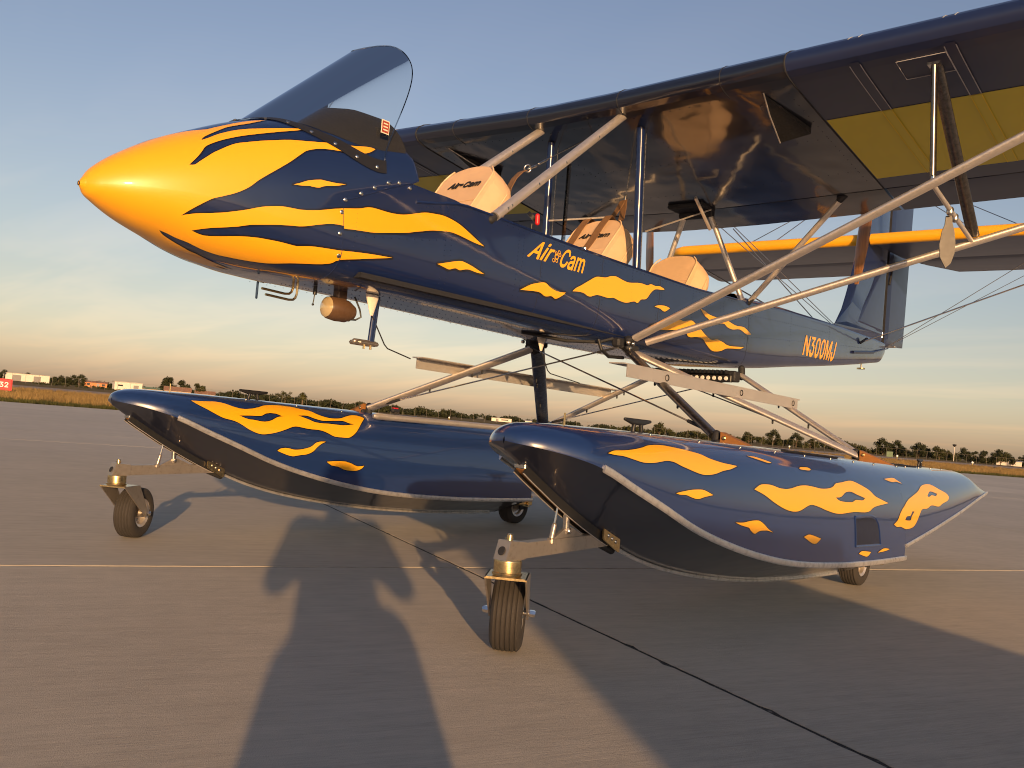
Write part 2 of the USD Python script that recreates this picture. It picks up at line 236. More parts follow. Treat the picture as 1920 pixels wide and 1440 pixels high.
# ---- analytic surfaces of the aircraft (metres; x aft, y to starboard, z up) ----
FUS = np.array([  # x, z bottom, z widest, z top, half width, exponent below, exponent above
    (-1.330, 1.372, 1.376, 1.380, .003, 2.0, 2.0),
    (-1.318, 1.350, 1.378, 1.412, .032, 2.0, 2.0),
    (-1.285, 1.330, 1.385, 1.452, .066, 2.0, 2.0),
    (-1.200, 1.292, 1.400, 1.522, .124, 2.1, 2.0),
    (-1.080, 1.256, 1.420, 1.602, .182, 2.3, 2.0),
    (-.970, 1.226, 1.437, 1.662, .222, 2.6, 2.05),
    (-.850, 1.208, 1.455, 1.722, .257, 3.0, 2.1),
    (-.700, 1.199, 1.478, 1.782, .291, 3.7, 2.2),
    (-.500, 1.200, 1.505, 1.826, .318, 4.6, 2.5),
    (-.300, 1.202, 1.540, 1.846, .329, 5.2, 2.8),
    (-.100, 1.202, 1.575, 1.850, .332, 5.6, 3.0),
    (.100, 1.200, 1.612, 1.840, .333, 5.8, 3.0),
    (.550, 1.193, 1.603, 1.800, .333, 6, 3.0),
    (1.00, 1.185, 1.595, 1.750, .333, 6, 3.0),
    (1.45, 1.178, 1.592, 1.700, .333, 6, 3.0),
    (2.00, 1.180, 1.590, 1.680, .333, 6.5, 3.0),
    (2.45, 1.187, 1.606, 1.668, .328, 7, 4.0),
    (2.80, 1.197, 1.622, 1.664, .316, 8, 5.0),
    (3.20, 1.232, 1.642, 1.686, .291, 8, 5.0),
    (3.80, 1.300, 1.666, 1.712, .246, 8, 5.0),
    (4.50, 1.376, 1.692, 1.740, .192, 8, 5.0),
    (5.30, 1.468, 1.716, 1.765, .132, 7, 4.5),
    (5.90, 1.545, 1.735, 1.778, .086, 6, 4.0),
    (6.15, 1.580, 1.742, 1.780, .066, 5, 3.5),
    (6.27, 1.650, 1.748, 1.780, .050, 4, 3.0)])
FLT = np.array([  # x, z keel, z of the section's centre, z deck, half beam, exponent of the upper section, z chine
    (-.566, .662, .672, .684, .003, 2.0, .672),
    (-.562, .650, .668, .698, .036, 2.0, .668),
    (-.548, .640, .664, .711, .068, 2.0, .664),
    (-.520, .622, .659, .722, .100, 2.1, .659),
    (-.480, .598, .651, .730, .132, 2.2, .651),
    (-.430, .568, .639, .733, .165, 2.3, .639),
    (-.380, .540, .625, .734, .191, 2.4, .625),
    (-.324, .508, .608, .734, .206, 2.5, .608),
    (-.200, .444, .560, .734, .218, 2.7, .560),
    (-.017, .362, .493, .732, .228, 2.9, .493),
    (.207, .280, .410, .728, .240, 3.0, .410),
    (.399, .231, .356, .724, .252, 3.1, .356),
    (.650, .186, .301, .719, .266, 3.2, .301),
    (.900, .153, .262, .714, .278, 3.2, .262),
    (1.132, .129, .240, .709, .288, 3.2, .240),
    (1.589, .101, .216, .698, .303, 3.2, .216),
    (2.000, .088, .208, .687, .313, 3.1, .208),
    (2.2498, .085, .207, .681, .318, 3.0, .207)])
FLA = np.array([  # afterbody behind the step
    (2.2502, .185, .207, .681, .318, 3.0, .268),
    (2.700, .236, .262, .672, .308, 2.9, .322),
    (3.200, .300, .335, .664, .288, 2.8, .382),
    (3.700, .372, .408, .657, .258, 2.7, .440),
    (3.960, .412, .445, .652, .238, 2.6, .470),
    (4.250, .455, .484, .582, .214, 2.5, .498),
    (4.420, .488, .505, .534, .197, 2.4, .512)])
FW = 1.2237  # half the distance between the float centre lines

def _pch(tab, x):
    """Monotone cubic through the table's columns at x."""
    from scipy.interpolate import PchipInterpolator
    key = id(tab)
    if key not in _pch.memo:
        _pch.memo[key] = PchipInterpolator(tab[:, 0], tab[:, 1:], axis=0)
    return _pch.memo[key](np.clip(x, tab[0, 0], tab[-1, 0]))
_pch.memo = {}

def sup(a, w, h, n):
    """Polar superellipse: angle a from the +y axis."""
    c, s = np.abs(np.cos(a)), np.abs(np.sin(a))
    r = ((c / w) ** n + (s / h) ** n) ** (-1 / n)
    return r * np.cos(a), r * np.sin(a)

def fus_pt(x, a, side=-1, off=0.0):
    """Point of the fuselage skin: a = -90 at the keel, 0 at the widest line, 90 on top (degrees)."""
    x, a = np.broadcast_arrays(np.asarray(x, float), np.radians(np.asarray(a, float)))
    T = _pch(FUS, x)
    zb, zm, zt, w, nb, nt = np.moveaxis(T, -1, 0)
    yb, z1 = sup(a, w, zm - zb, nb)
    yt, z2 = sup(a, w, zt - zm, nt)
    low = a < 0
    p = np.stack([x, side * np.maximum(np.where(low, yb, yt), 0), zm + np.where(low, z1, z2)], -1)
    return p + off * fus_n(x, np.degrees(a), side) if off else p

def _num_n(f, x, a, side):
    e = 1e-4
    lo, hi = (x - e, x + e) if f is fus_pt else (np.where((x > 2.25) & (x - e <= 2.25), x, x - e), np.where((x <= 2.25) & (x + e > 2.25), x, x + e))
    du = f(hi, a, side) - f(lo, a, side)
    dv = f(x, np.clip(a + .05, -90, 90), side) - f(x, np.clip(a - .05, -90, 90), side)
    n = np.cross(du, dv) * -side
    return n / np.maximum(np.linalg.norm(n, axis=-1, keepdims=True), 1e-12)

def fus_n(x, a, side=-1):
    return _num_n(fus_pt, np.asarray(x, float), np.asarray(a, float), side)

def flt_pt(x, a, side=-1, off=0.0):
    """Point of the float's upper skin about its own centre line: a = 0 at the chine, 90 on deck."""
    x, a = np.broadcast_arrays(np.asarray(x, float), np.radians(np.asarray(a, float)))
    F, A = _pch(FLT, x), _pch(FLA, x)
    T = np.where((x > 2.25)[..., None], A, F)
    zk, zc, zd, b, n, zh = np.moveaxis(T, -1, 0)
    y, z = sup(a, b, zd - zc, n)
    p = np.stack([x, side * np.maximum(y, 0), zc + z], -1)
    return p + off * flt_n(x, np.degrees(a), side) if off else p

def chine_a(x):
    """Skin angle (degrees) of the chine at x."""
    x = np.asarray(x, float); T = np.where((x > 2.25)[..., None], _pch(FLA, x), _pch(FLT, x)); zc, zd, b, n, zh = np.moveaxis(T[..., 1:], -1, 0)
    t = np.clip((zh - zc) / (zd - zc), 0, .99); return np.degrees(np.arctan2(zh - zc, b * (1 - t ** n) ** (1 / n)))

def flt_n(x, a, side=-1):
    return _num_n(flt_pt, np.asarray(x, float), np.asarray(a, float), side)
# ------------------------------------------------------------------ materials
def paint(name, col, rough=.28, coat=1., coat_rough=.02, wav=0., wscale=3., var=.06, metallic=0.):
    n = {'p': ('principled_bsdf', {'base_color': col, 'roughness': rough, 'coat_weight': coat, 'coat_roughness': coat_rough, 'metallic': metallic}),
         'tc': ('texture_coordinate', {}), 'd': ('noise_texture', {'scale': 2.3, 'detail': 6., 'roughness': .65}),
         'mr': ('map_range', {'from_min': .3, 'from_max': .75, 'to_min': coat_rough, 'to_max': coat_rough + .05, 'clamp': True}),
         'w': ('noise_texture', {'scale': wscale, 'detail': 2.}), 'f': ('noise_texture', {'scale': 160., 'detail': 1.}),
         'ad': ('math', {'math_type': 'multiply_add', 'value2': .006}),
         'b': ('bump', {'strength': 1.0, 'distance': max(wav, .0004)}),
         'hv': ('hsv', {'color': col, 'saturation': 1.}), 'vr': ('map_range', {'from_min': .25, 'from_max': .75, 'to_min': 1 - var, 'to_max': 1 + var})}
    l = [('tc.object', 'd.vector'), ('tc.object', 'w.vector'), ('tc.object', 'f.vector'), ('d.fac', 'mr.value'), ('mr.result', 'p.coat_roughness'),
         ('f.fac', 'ad.value1'), ('w.fac', 'ad.value3'), ('ad.value', 'b.height'), ('b.normal', 'p.coat_normal'), ('b.normal', 'p.normal'),
         ('d.fac', 'vr.value'), ('vr.result', 'hv.value'), ('hv.color', 'p.base_color')]
    return look(name, n, l)
def plain(name, col, rough=.5, metallic=0., bump=0., bscale=40., var=.12, aniso=None, spec=.5):
    n = {'p': ('principled_bsdf', {'base_color': col, 'roughness': rough, 'metallic': metallic, 'specular_ior_level': spec}),
         'tc': ('texture_coordinate', {}), 'd': ('noise_texture', {'scale': bscale, 'detail': 5., 'roughness': .6}), 'd2': ('noise_texture', {'scale': bscale * .13, 'detail': 3.}),
         'sm': ('math', {'math_type': 'multiply_add', 'value2': .5}), 'half': ('math', {'math_type': 'multiply', 'value2': .5}),
         'hv': ('hsv', {'color': col}), 'vr': ('map_range', {'from_min': .3, 'from_max': .7, 'to_min': 1 - var, 'to_max': 1 + var}),
         'rr': ('map_range', {'from_min': .3, 'from_max': .7, 'to_min': rough * .85, 'to_max': min(1, rough * 1.2)}),
         'b': ('bump', {'strength': 1., 'distance': max(bump, 1e-5)})}
    l = [('tc.object', 'd.vector'), ('tc.object', 'd2.vector'), ('d2.fac', 'half.value1'), ('d.fac', 'sm.value1'), ('half.value', 'sm.value3'),
         ('sm.value', 'vr.value'), ('vr.result', 'hv.value'), ('hv.color', 'p.base_color'), ('d.fac', 'rr.value'), ('rr.result', 'p.roughness'), ('d.fac', 'b.height'), ('b.normal', 'p.normal')]
    return look(name, n, l)
BLUE, YEL = (.0055, .014, .060), (.82, .37, .005)
M = dict(
    blue=paint('blue_paint', BLUE, wav=.0016, wscale=4.5),
    blue_float=paint('blue_float_paint', (.009, .026, .105), wav=.0022, wscale=2.2),
    blue_side=paint('blue_riveted_skin', BLUE, wav=.0035, wscale=2.6),
    belly=paint('belly_skin', (.010, .014, .028), wav=.006, wscale=4., coat_rough=.05),
    yellow=paint('yellow_paint', YEL, rough=.4, coat=.55, coat_rough=.06, wav=.0008, var=.03), yellow_skin=paint('yellow_skin_paint', (.84, .39, .006), rough=.4, coat=.5, wav=.0008, coat_rough=.05, var=.03),
    outline=paint('outline_paint', (.006, .006, .010), wav=.0006),
    float_bottom=paint('float_bottom_paint', (.004, .006, .016), rough=.4, wav=.004, wscale=5., coat_rough=.035),
    wing_metal=paint('wing_centre_skin', (.006, .008, .018), wav=.014, wscale=2.2, coat_rough=.03),
    wing_fabric=paint('blue_wing_fabric', (.008, .016, .060), rough=.42, coat=.6, coat_rough=.22, wav=.002, wscale=3.),
    wing_yellow=paint('yellow_wing_fabric', (.62, .52, .03), rough=.5, coat=.25, coat_rough=.3, wav=.002, wscale=3., var=.04),
    tape_pale=plain('pale_tape_edge', (.42, .42, .46), .6, var=.3, bscale=300.), tape_yellow=plain('yellow_tape_edge', (.80, .60, .05), .6),
    alu=plain('brushed_aluminium', (.72, .65, .58), .42, .82, .0001, 60., .04), alu_matte=plain('matte_aluminium', (.58, .54, .50), .5, .7, .0001, 90., .05),
    alu_anod=plain('dark_anodised_strut', (.20, .185, .17), .28, 1., .0001, 50., .06), blue_post=plain('blue_post_paint', (.006, .016, .07), .22, 0., .0001, 40., .05, spec=.6), grey_plate=plain('grey_plate', (.13, .12, .11), .6), lamp_brown=plain('brown_lamp_housing', (.10, .055, .03), .35), strip=plain('bare_metal_strip', (.74, .71, .68), .36, .85, .0008, 30., .18),
    steel=plain('stainless_steel', (.62, .58, .52), .24, 1., .0003, 70.), brass=plain('zinc_plated_steel', (.70, .52, .26), .27, 1., .0003, 60.),
    gear=plain('gear_arm_metal', (.40, .35, .30), .38, .8, .0006, 50.), chrome=plain('chrome', (.8, .78, .75), .12, 1.),
    rubber=plain('tyre_rubber', (.030, .026, .024), .78, 0., .0006, 120., .25), black=plain('black_plastic', (.012, .012, .013), .42, 0., .0003, 90.),
    matte_black=plain('matte_black', (.010, .010, .011), .75, 0., .0004, 90.), dark=plain('dark_interior', (.012, .013, .018), .7),
    tan=plain('tan_seat_vinyl', (.60, .40, .235), .55, 0., .0016, 22., .07), tan_pipe=plain('tan_piping', (.66, .45, .27), .5), belt=plain('brown_webbing', (.17, .085, .035), .8, 0., .0008, 260., .2),
    ink=plain('black_embroidery', (.010, .009, .009), .7), gusset=plain('brown_painted_gusset', (.27, .115, .03), .5, 0., .0006, 30.),
    wood=look('laminated_wood', {'tc': ('texture_coordinate', {}), 'm': ('mapping', {'scale': (30., 30., 1.6)}), 'n': ('noise_texture', {'scale': 3., 'detail': 6., 'distortion': .6}),
        'r': ('rgb_ramp', {'ramp': [(.25, (.19, .075, .022)), (.5, (.30, .125, .036)), (.75, (.40, .18, .055))]}), 'p': ('principled_bsdf', {'roughness': .35, 'coat_weight': .8, 'coat_roughness': .08})},
        [('tc.object', 'm.vector'), ('m.vector', 'n.vector'), ('n.fac', 'r.fac'), ('r.color', 'p.base_color')]),
    white=plain('white_fibreglass', (.74, .66, .56), .35), red=plain('red_plastic', (.55, .015, .02), .4), white_paint=plain('white_sign_paint', (.8, .8, .78), .5),
    sign_red=plain('sign_red', (.50, .012, .022), .45), rope=plain('blue_rope', (.02, .05, .12), .8), sticker=plain('placard_red', (.30, .05, .03), .5), sticker_w=plain('placard_cream', (.72, .62, .48), .6),
    lamp=look('lamp_lens', {'p': ('principled_bsdf', {'base_color': (.93, .92, .88), 'roughness': .12, 'specular_ior_level': .9, 'metallic': .35})}),
    lens=look('amber_lens', {'p': ('principled_bsdf', {'base_color': (.75, .58, .32), 'roughness': .12, 'metallic': .5, 'coat_weight': 1.})}),
    tint=look('tinted_acrylic', {'t': ('transparent_bsdf', {'color': (.95, .955, .93)}), 'g': ('glossy_bsdf', {'color': (.9, .9, .9), 'roughness': .01}), 'f': ('fresnel', {'IOR': 1.25}), 'x': ('mix_closure', {})},
              [('f.fac', 'x.fac'), ('t.BSDF', 'x.closure1'), ('g.BSDF', 'x.closure2')], surface='x.closure'),
    clear=look('clear_acrylic', {'t': ('transparent_bsdf', {'color': (.80, .81, .82)}), 'g': ('glossy_bsdf', {'color': (.9, .9, .9), 'roughness': .02}), 'f': ('fresnel', {'IOR': 1.5}), 'x': ('mix_closure', {})},
              [('f.fac', 'x.fac'), ('t.BSDF', 'x.closure1'), ('g.BSDF', 'x.closure2')], surface='x.closure'),
)
def ground_mat(name, base, streak=True):
    ca, sa = .917, -.397
    n = {'g': ('geometry', {}), 'oi': ('object_info', {}),
         'm': ('mapping', {'mapping_type': 'point', 'rotation': (0, 0, math.atan2(.397, .917)), 'scale': (1, 1, 1)}),
         'ms': ('mapping', {'scale': (9., 150., 1.)}), 'st': ('noise_texture', {'scale': 1., 'detail': 4., 'roughness': .7}),
         'ms2': ('mapping', {'scale': (2.2, 26., 1.)}), 'st2': ('noise_texture', {'scale': 1., 'detail': 5., 'roughness': .65}),
         'ag': ('noise_texture', {'scale': 420., 'detail': 3., 'roughness': .75}), 'big': ('noise_texture', {'scale': .55, 'detail': 7., 'roughness': .62}), 'mid': ('noise_texture', {'scale': 5., 'detail': 6., 'roughness': .7}),
         'r': ('rgb_ramp', {'ramp': [(.25, tuple(c * .66 for c in base)), (.5, base), (.75, tuple(c * 1.3 for c in base))]}),
         'a1': ('math', {'math_type': 'multiply_add', 'value2': .34}), 'a2': ('math', {'math_type': 'multiply_add', 'value2': .30}), 'a3': ('math', {'math_type': 'multiply_add', 'value2': .22}), 'a4': ('math', {'math_type': 'multiply_add', 'value2': .50, 'value3': -.18}),
         'b': ('bump', {'strength': 1., 'distance': .0050}), 'bh': ('math', {'math_type': 'multiply_add', 'value2': .55}), 'bh2': ('math', {'math_type': 'multiply', 'value2': .5}),
         'ov': ('map_range', {'from_min': 0., 'from_max': 1., 'to_min': .93, 'to_max': 1.05}), 'hv': ('hsv', {}),
         'p': ('principled_bsdf', {'roughness': .82, 'specular_ior_level': .35})}
    l = [('g.position', 'm.vector'), ('m.vector', 'ms.vector'), ('ms.vector', 'st.vector'), ('m.vector', 'ms2.vector'), ('ms2.vector', 'st2.vector'), ('g.position', 'ag.vector'), ('g.position', 'big.vector'), ('g.position', 'mid.vector'),
         ('st2.fac', 'a1.value1'), ('big.fac', 'a2.value1'), ('mid.fac', 'a3.value1'), ('st.fac', 'a4.value1'),
         ('a4.value', 'a3.value3'), ('a3.value', 'a2.value3'), ('a2.value', 'a1.value3'), ('a1.value', 'r.fac'), ('r.color', 'hv.color'), ('oi.random', 'ov.value'), ('ov.result', 'hv.value'), ('hv.color', 'p.base_color'),
         ('st.fac', 'bh.value1'), ('ag.fac', 'bh2.value1'), ('bh2.value', 'bh.value3'), ('bh.value', 'b.height'), ('b.normal', 'p.normal')]
    return look(name, n, l)
M['concrete'] = ground_mat('brushed_concrete', (.45, .40, .33))
M['sealant'] = look('joint_sealant', {'g': ('geometry', {}), 'n': ('noise_texture', {'scale': 55., 'detail': 4.}), 'r': ('rgb_ramp', {'ramp': [(.35, (.012, .011, .010)), (.58, (.03, .028, .025)), (.7, (.16, .14, .12))]}), 'p': ('principled_bsdf', {'roughness': .9}), 'b': ('bump', {'distance': .006})},
    [('g.position', 'n.vector'), ('n.fac', 'r.fac'), ('r.color', 'p.base_color'), ('n.fac', 'b.height'), ('b.normal', 'p.normal')])
def earth(name, cols, scale=.3):
    return look(name, {'g': ('geometry', {}), 'n': ('noise_texture', {'scale': scale, 'detail': 9., 'roughness': .7}), 'r': ('rgb_ramp', {'ramp': cols}), 'p': ('principled_bsdf', {'roughness': .95, 'specular_ior_level': .1}),
        'n2': ('noise_texture', {'scale': 9., 'detail': 4.}), 'b': ('bump', {'distance': .12})}, [('g.position', 'n.vector'), ('n.fac', 'r.fac'), ('r.color', 'p.base_color'), ('g.position', 'n2.vector'), ('n2.fac', 'b.height'), ('b.normal', 'p.normal')])
M['grass_ground'] = earth('dry_grass_ground', [(.3, (.085, .065, .022)), (.5, (.15, .105, .040)), (.7, (.21, .145, .060))])
M['asphalt'] = earth('old_asphalt', [(.3, (.075, .065, .058)), (.6, (.10, .088, .078))], .5)
M['pale_strip'] = earth('pale_concrete_strip', [(.3, (.26, .21, .17)), (.6, (.33, .27, .22))], .4)
M['yellow_line'] = plain('yellow_line_paint', (.55, .40, .10), .7)
def leafmat(name, c, tr=.25):
    return look(name, {'oi': ('object_info', {}), 'g': ('geometry', {}), 'n': ('noise_texture', {'scale': .9, 'detail': 3.}), 'vr': ('map_range', {'from_min': .3, 'from_max': .7, 'to_min': .65, 'to_max': 1.4}), 'hv': ('hsv', {'color': c}),
        'd': ('principled_bsdf', {'roughness': .6, 'specular_ior_level': .2}), 't': ('translucent_bsdf', {'color': tuple(min(1, x * 1.3) for x in c)}), 'x': ('mix_closure', {'fac': tr})},
        [('g.position', 'n.vector'), ('n.fac', 'vr.value'), ('vr.result', 'hv.value'), ('hv.color', 'd.base_color'), ('d.BSDF', 'x.closure1'), ('t.BSDF', 'x.closure2')], surface='x.closure')
M['leaf'] = leafmat('tree_leaves', (.050, .052, .020)); M['leaf_dark'] = leafmat('dark_tree_leaves', (.035, .040, .018)); M['palm'] = leafmat('palm_fronds', (.075, .075, .024)); M['straw'] = leafmat('dry_grass_blades', (.30, .20, .075), .35); M['greenblade'] = leafmat('green_grass_blades', (.085, .085, .026), .35)
M['bark'] = plain('bark', (.12, .085, .055), .9, 0., .01, 12.)
# ------------------------------------------------------------------ ground
def nt(n, t): return np.array([.917 * t + .397 * n, -.397 * t + .917 * n])
DT, DN = np.array([.917, -.397]), np.array([.397, .917])
def sheet(corners, z, name, mat, parent='/World', kind=None):
    c = np.array([(*nt(n, t), z) for n, t in corners]); p = put(name, (c, np.array([[0, 1, 2], [0, 2, 3]])), mat, parent, smooth=False)
    return tag(p, kind=kind) if kind else p
def rect(n0, n1, t0, t1): return [(n0, t0), (n0, t1), (n1, t1), (n1, t0)]
sheet(rect(-3000, 4000, -4000, 4000), -.06, 'ground', M['grass_ground'], kind='structure')
N_J = [-8.2, .302, 8.77, 10.97, 16.07, 22.1, 28.3]
T_J = [-29.8 + 7.6 * k for k in range(17)]
apron = thing('apron', kind='structure')
sheet(rect(-60, 28.28, -80, 120), -.0035, 'joint_filler', M['sealant'], apron)
rs = np.random.default_rng(3)
def slab(n0, n1, t0, t1, near):
    g = .0085
    def edge(a, b):
        k = max(2, int(np.linalg.norm(np.subtract(b, a)) / .045)) if near else 2
        p = np.linspace(a, b, k)[:-1]
        if near:
            d = np.abs(rs.normal(0, .0016, (len(p), 1))) + (rs.random((len(p), 1)) < .05) * rs.random((len(p), 1)) * .012
            e = np.subtract(b, a); inward = np.array([-e[1], e[0]]) / np.linalg.norm(e)
            d[0] = 0.004; p = p + d * inward
        return p
    c = [(n0 + g, t0 + g), (n1 - g, t0 + g), (n1 - g, t1 - g), (n0 + g, t1 - g)]
    ring = np.vstack([edge(c[i], c[(i + 1) % 4]) for i in range(4)])
    m = len(ring); xy = np.array([nt(*q) for q in ring])
    cen = xy.mean(0); ins = xy + (cen - xy) / np.linalg.norm(cen - xy, axis=1, keepdims=True) * .003
    V = np.vstack([np.c_[ins, np.zeros(m)], np.c_[xy, np.full(m, -.0012)], np.c_[xy, np.full(m, -.03)]])
    top, f = trimesh.creation.triangulate_polygon(sg.Polygon(ins), engine='earcut')
    F = [np.asarray(f)]
    F0 = F[0]
    if np.cross(top[F0[0][1]] - top[F0[0][0]], top[F0[0][2]] - top[F0[0][0]]) < 0: F0 = F0[:, ::-1]
    V = np.vstack([V, np.c_[top, np.zeros(len(top))]]); F = [F0 + 3 * m]
    i = np.arange(m); j = (i + 1) % m
    for a, b in ((0, m), (m, 2 * m)):
        F += [np.c_[a + i, b + i, b + j], np.c_[a + i, b + j, a + j]]
    put('slab', (V, np.vstack(F)), M['concrete'], apron, smooth=False)
for i in range(len(N_J) - 1):
    for k in range(len(T_J) - 1):
        near = N_J[i] < 12 and -16 < T_J[k] < 15
        slab(N_J[i], N_J[i + 1], T_J[k], T_J[k + 1], near)
sheet(rect(-60, -8.205, -80, 120), -.0, 'far_slab', M['concrete'], apron)
sheet(rect(-8.2, 28.3, 91.8, 160), -.0, 'far_slab', M['concrete'], apron); sheet(rect(-8.2, 28.3, -120, -29.81), -.0, 'far_slab', M['concrete'], apron)
tx = thing('taxiway', kind='structure')
sheet(rect(52., 53.2, -500, 900), -.05, 'edge_line', M['yellow_line'], tx)
sheet(rect(68, 88, -700, 1200), -.052, 'asphalt_strip', M['asphalt'], tx)
sheet(rect(88.01, 128, -900, 1500), -.05, 'pale_strip', M['pale_strip'], tx)
# ------------------------------------------------------------------ the floatplane
PL = thing('floatplane', 'dark blue twin engine floatplane with yellow flame markings standing on wheeled floats', 'floatplane')
def part(name, m, mat, parent=None, **k):
    return put(name, m, M[mat] if isinstance(mat, str) else mat, parent or PL, **k)

# --- fuselage skins
def skin(surf, xs, angs_of, side_list=(-1, 1), off=0., yc=0.):
    V, F, N = [], [], []; n = 0
    for side in side_list:
        P = np.stack([surf(np.full(len(angs_of(x)), x), angs_of(x), side, off) for x in xs])
        Nn = np.stack([(fus_n if surf is fus_pt else flt_n)(np.full(len(angs_of(x)), x), angs_of(x), side) for x in xs])
        f = grid_faces(P.shape[0], P.shape[1])
        v = P.reshape(-1, 3) + [0, yc, 0]; nn = Nn.reshape(-1, 3)
        fn = np.cross(v[f[:, 1]] - v[f[:, 0]], v[f[:, 2]] - v[f[:, 0]]); flip = (fn * nn[f[:, 0]]).sum(1) < 0
        f[flip] = f[flip][:, ::-1]
        V.append(v); F.append(f + n); N.append(nn); n += len(v)
    return np.vstack(V), np.vstack(F), np.vstack(N)

def rail_a(x): return 0.0
xs_f = np.r_[np.linspace(-.545, 2.62, 61)]
A_low = np.r_[np.linspace(-90, -65, 8), np.linspace(-62, -28, 22), np.linspace(-25, 0, 9)]
v, f, nn = skin(fus_pt, xs_f, lambda x: np.where(A_low > -20, -20 + (A_low + 20) * (20 + np.interp(x, [-.545, -.52, -.45, -.25, -.06, .1], [2, 5, 13, 14, 7, 0])) / 20, A_low))
FUSP = part('fuselage', (v, f), 'blue_side', normals=nn)
xs_b = np.linspace(2.62, 6.27, 60)
A_all = np.r_[np.linspace(-90, -60, 9), np.linspace(-57, -25, 18), np.linspace(-22, 22, 13), np.linspace(25, 90, 20)]
v, f, nn = skin(fus_pt, xs_b, lambda x: A_all)
part('tail_boom', (v, f), 'blue_side', normals=nn)
c = fus_pt(np.full(60, 6.27), np.linspace(-90, 90, 60), -1); c2 = fus_pt(np.full(60, 6.27), np.linspace(90, -90, 60), 1)
ring = np.vstack([c, c2]); cc = ring.mean(0) + [.03, 0, 0]
part('tail_cap', (np.vstack([ring, cc]), np.array([(i, (i + 1) % 120, 120) for i in range(120)])), 'blue')
# inside: floor, walls, rear bulkhead
v, f, nn = skin(fus_pt, np.linspace(-.45, 2.6, 30), lambda x: np.linspace(-80, -1.5, 30), off=-.018)
part('cockpit_lining', (v, f[:, ::-1]), 'dark', FUSP, normals=-nn)
part('cockpit_floor', box((1.1, 0, 1.235), (3.0, .60, .02)), 'dark', FUSP)
for x in (-.44, 2.60):
    s = fus_pt(np.full(40, x), np.linspace(-88, -1, 40), -1, -.01); s2 = fus_pt(np.full(40, x), np.linspace(-1, -88, 40), 1, -.01); rr = np.vstack([s, s2])
    part('bulkhead', trimesh.convex.convex_hull(np.vstack([rr, rr + [.012, 0, 0]])), 'dark', FUSP)
# rail flanges along the cockpit edge
for side in (-1, 1):
    xr = np.linspace(-.18, 2.62, 50); p = fus_pt(xr, np.zeros(50), side); p[:, 2] += .002; p[:, 1] -= side * .004
    part('cockpit_rail', sweep(p, .007, 8, ell=1.6), 'blue', FUSP)

# --- nose cowl
def cowl_end(a):
    """Aft edge of the cowl at skin angle a."""
    return np.interp(a, [-90, -35, -8, -2, 8, 14, 30, 52, 62, 90], [-.50, -.505, -.525, -.51, -.33, -.175, -.20, -.315, -.345, -.34])
A_c = np.r_[np.linspace(-90, -62, 9), np.linspace(-60, -26, 20), np.linspace(-24, 90, 46)]
U = np.r_[0, np.linspace(.012, .2, 14), np.linspace(.23, 1, 40)]
def cowl_skin(side, off):
    X = -1.330 + (cowl_end(A_c)[None, :] + 1.330) * (U[:, None] ** 1.25)
    A = np.broadcast_to(A_c, X.shape)
    P = fus_pt(X.ravel(), A.ravel(), side, off).reshape(*X.shape, 3); N = fus_n(X.ravel(), A.ravel(), side)
    f = grid_faces(*X.shape); v = P.reshape(-1, 3)
    fn = np.cross(v[f[:, 1]] - v[f[:, 0]], v[f[:, 2]] - v[f[:, 0]]); flip = (fn * N[f[:, 0]]).sum(1) < 0; f[flip] = f[flip][:, ::-1]
    return v, f, N
a_, b_ = cowl_skin(-1, .0025), cowl_skin(1, .0025)
COWL = part('nose_cowl', (np.vstack([a_[0], b_[0]]), np.vstack([a_[1], b_[1] + len(a_[0])])), 'blue', normals=np.vstack([a_[2], b_[2]]))
part('nose_cap', hull([(-1.324, 0, 1.377), (-1.305, 0, 1.379)], [.016, .032], 3), 'yellow', COWL)
for side in (-1, 1):   # the cowl's aft lip
    aa = np.linspace(-60, 88, 80); p = fus_pt(cowl_end(aa), aa, side, .0015)
    part('cowl_lip', sweep(p, .0028, 6), 'blue', COWL)
E2 = 1e-3
MK = MARKS
def poly_of(pts): return spoly(pts)
tip = sg.box(-1.34, -90 * K, -.9, 90 * K)
nose = sg.Polygon(curve(np.vstack([[(-1.335, 90)], [(-1.15, 88)], [(-1.02, 76)], MK['nose'], [(-1.10, -90)], [(-1.335, -90)]]), 3) * [1, K]).buffer(0).union(sg.box(-1.3295, -90 * K, -1.16, 90 * K))
parts_n = [('nose', nose)] + [(k, poly_of(MK[k])) for k in ('lens', 'A', 'B', 'C', 'D', 'E', 'F')]
for side in (-1, 1):
    for k, q in parts_n:
        cut = -.52 if k in ('nose', 'lens') else -9
        for nm, qq, off in (('flame_outline', q.buffer(.0065), .0008), ('flame_marking', q, .0016)):
            qq = qq.buffer(0)
            if k in ('nose', 'lens'):   # on the cowl
                ang = np.linspace(-90, 90, 60); edge = sg.Polygon([(-1.4, -90 * K)] + list(zip(cowl_end(ang) - .001, ang * K)) + [(-1.4, 90 * K)])
                for region, o, par in ((edge, off + .0025, COWL), (sg.box(-2, -2, 3, -.1 * K).difference(edge.buffer(.001)), off, FUSP)):
                    cutp = qq.intersection(region)
                    for g in getattr(cutp, 'geoms', [cutp]):
                        z = skin_poly(g, fus_pt, side, o, cell=.03) if g.area > 2e-5 else None
                        if z is not None: part(nm, z[:2], 'yellow' if nm == 'flame_marking' else 'outline', par, normals=z[2])
            else:
                z = skin_poly(qq, fus_pt, side, off)
                part(nm, z[:2], 'yellow_skin' if nm == 'flame_marking' else 'outline', FUSP, normals=z[2])
# screws of the cowl
for side in (-1, 1):
    for x, a in MK['screws']:
        p = fus_pt(x, a, side, .003); part('screw', screw(p, fus_n(x, a, side), .0085, .004), 'steel', COWL)

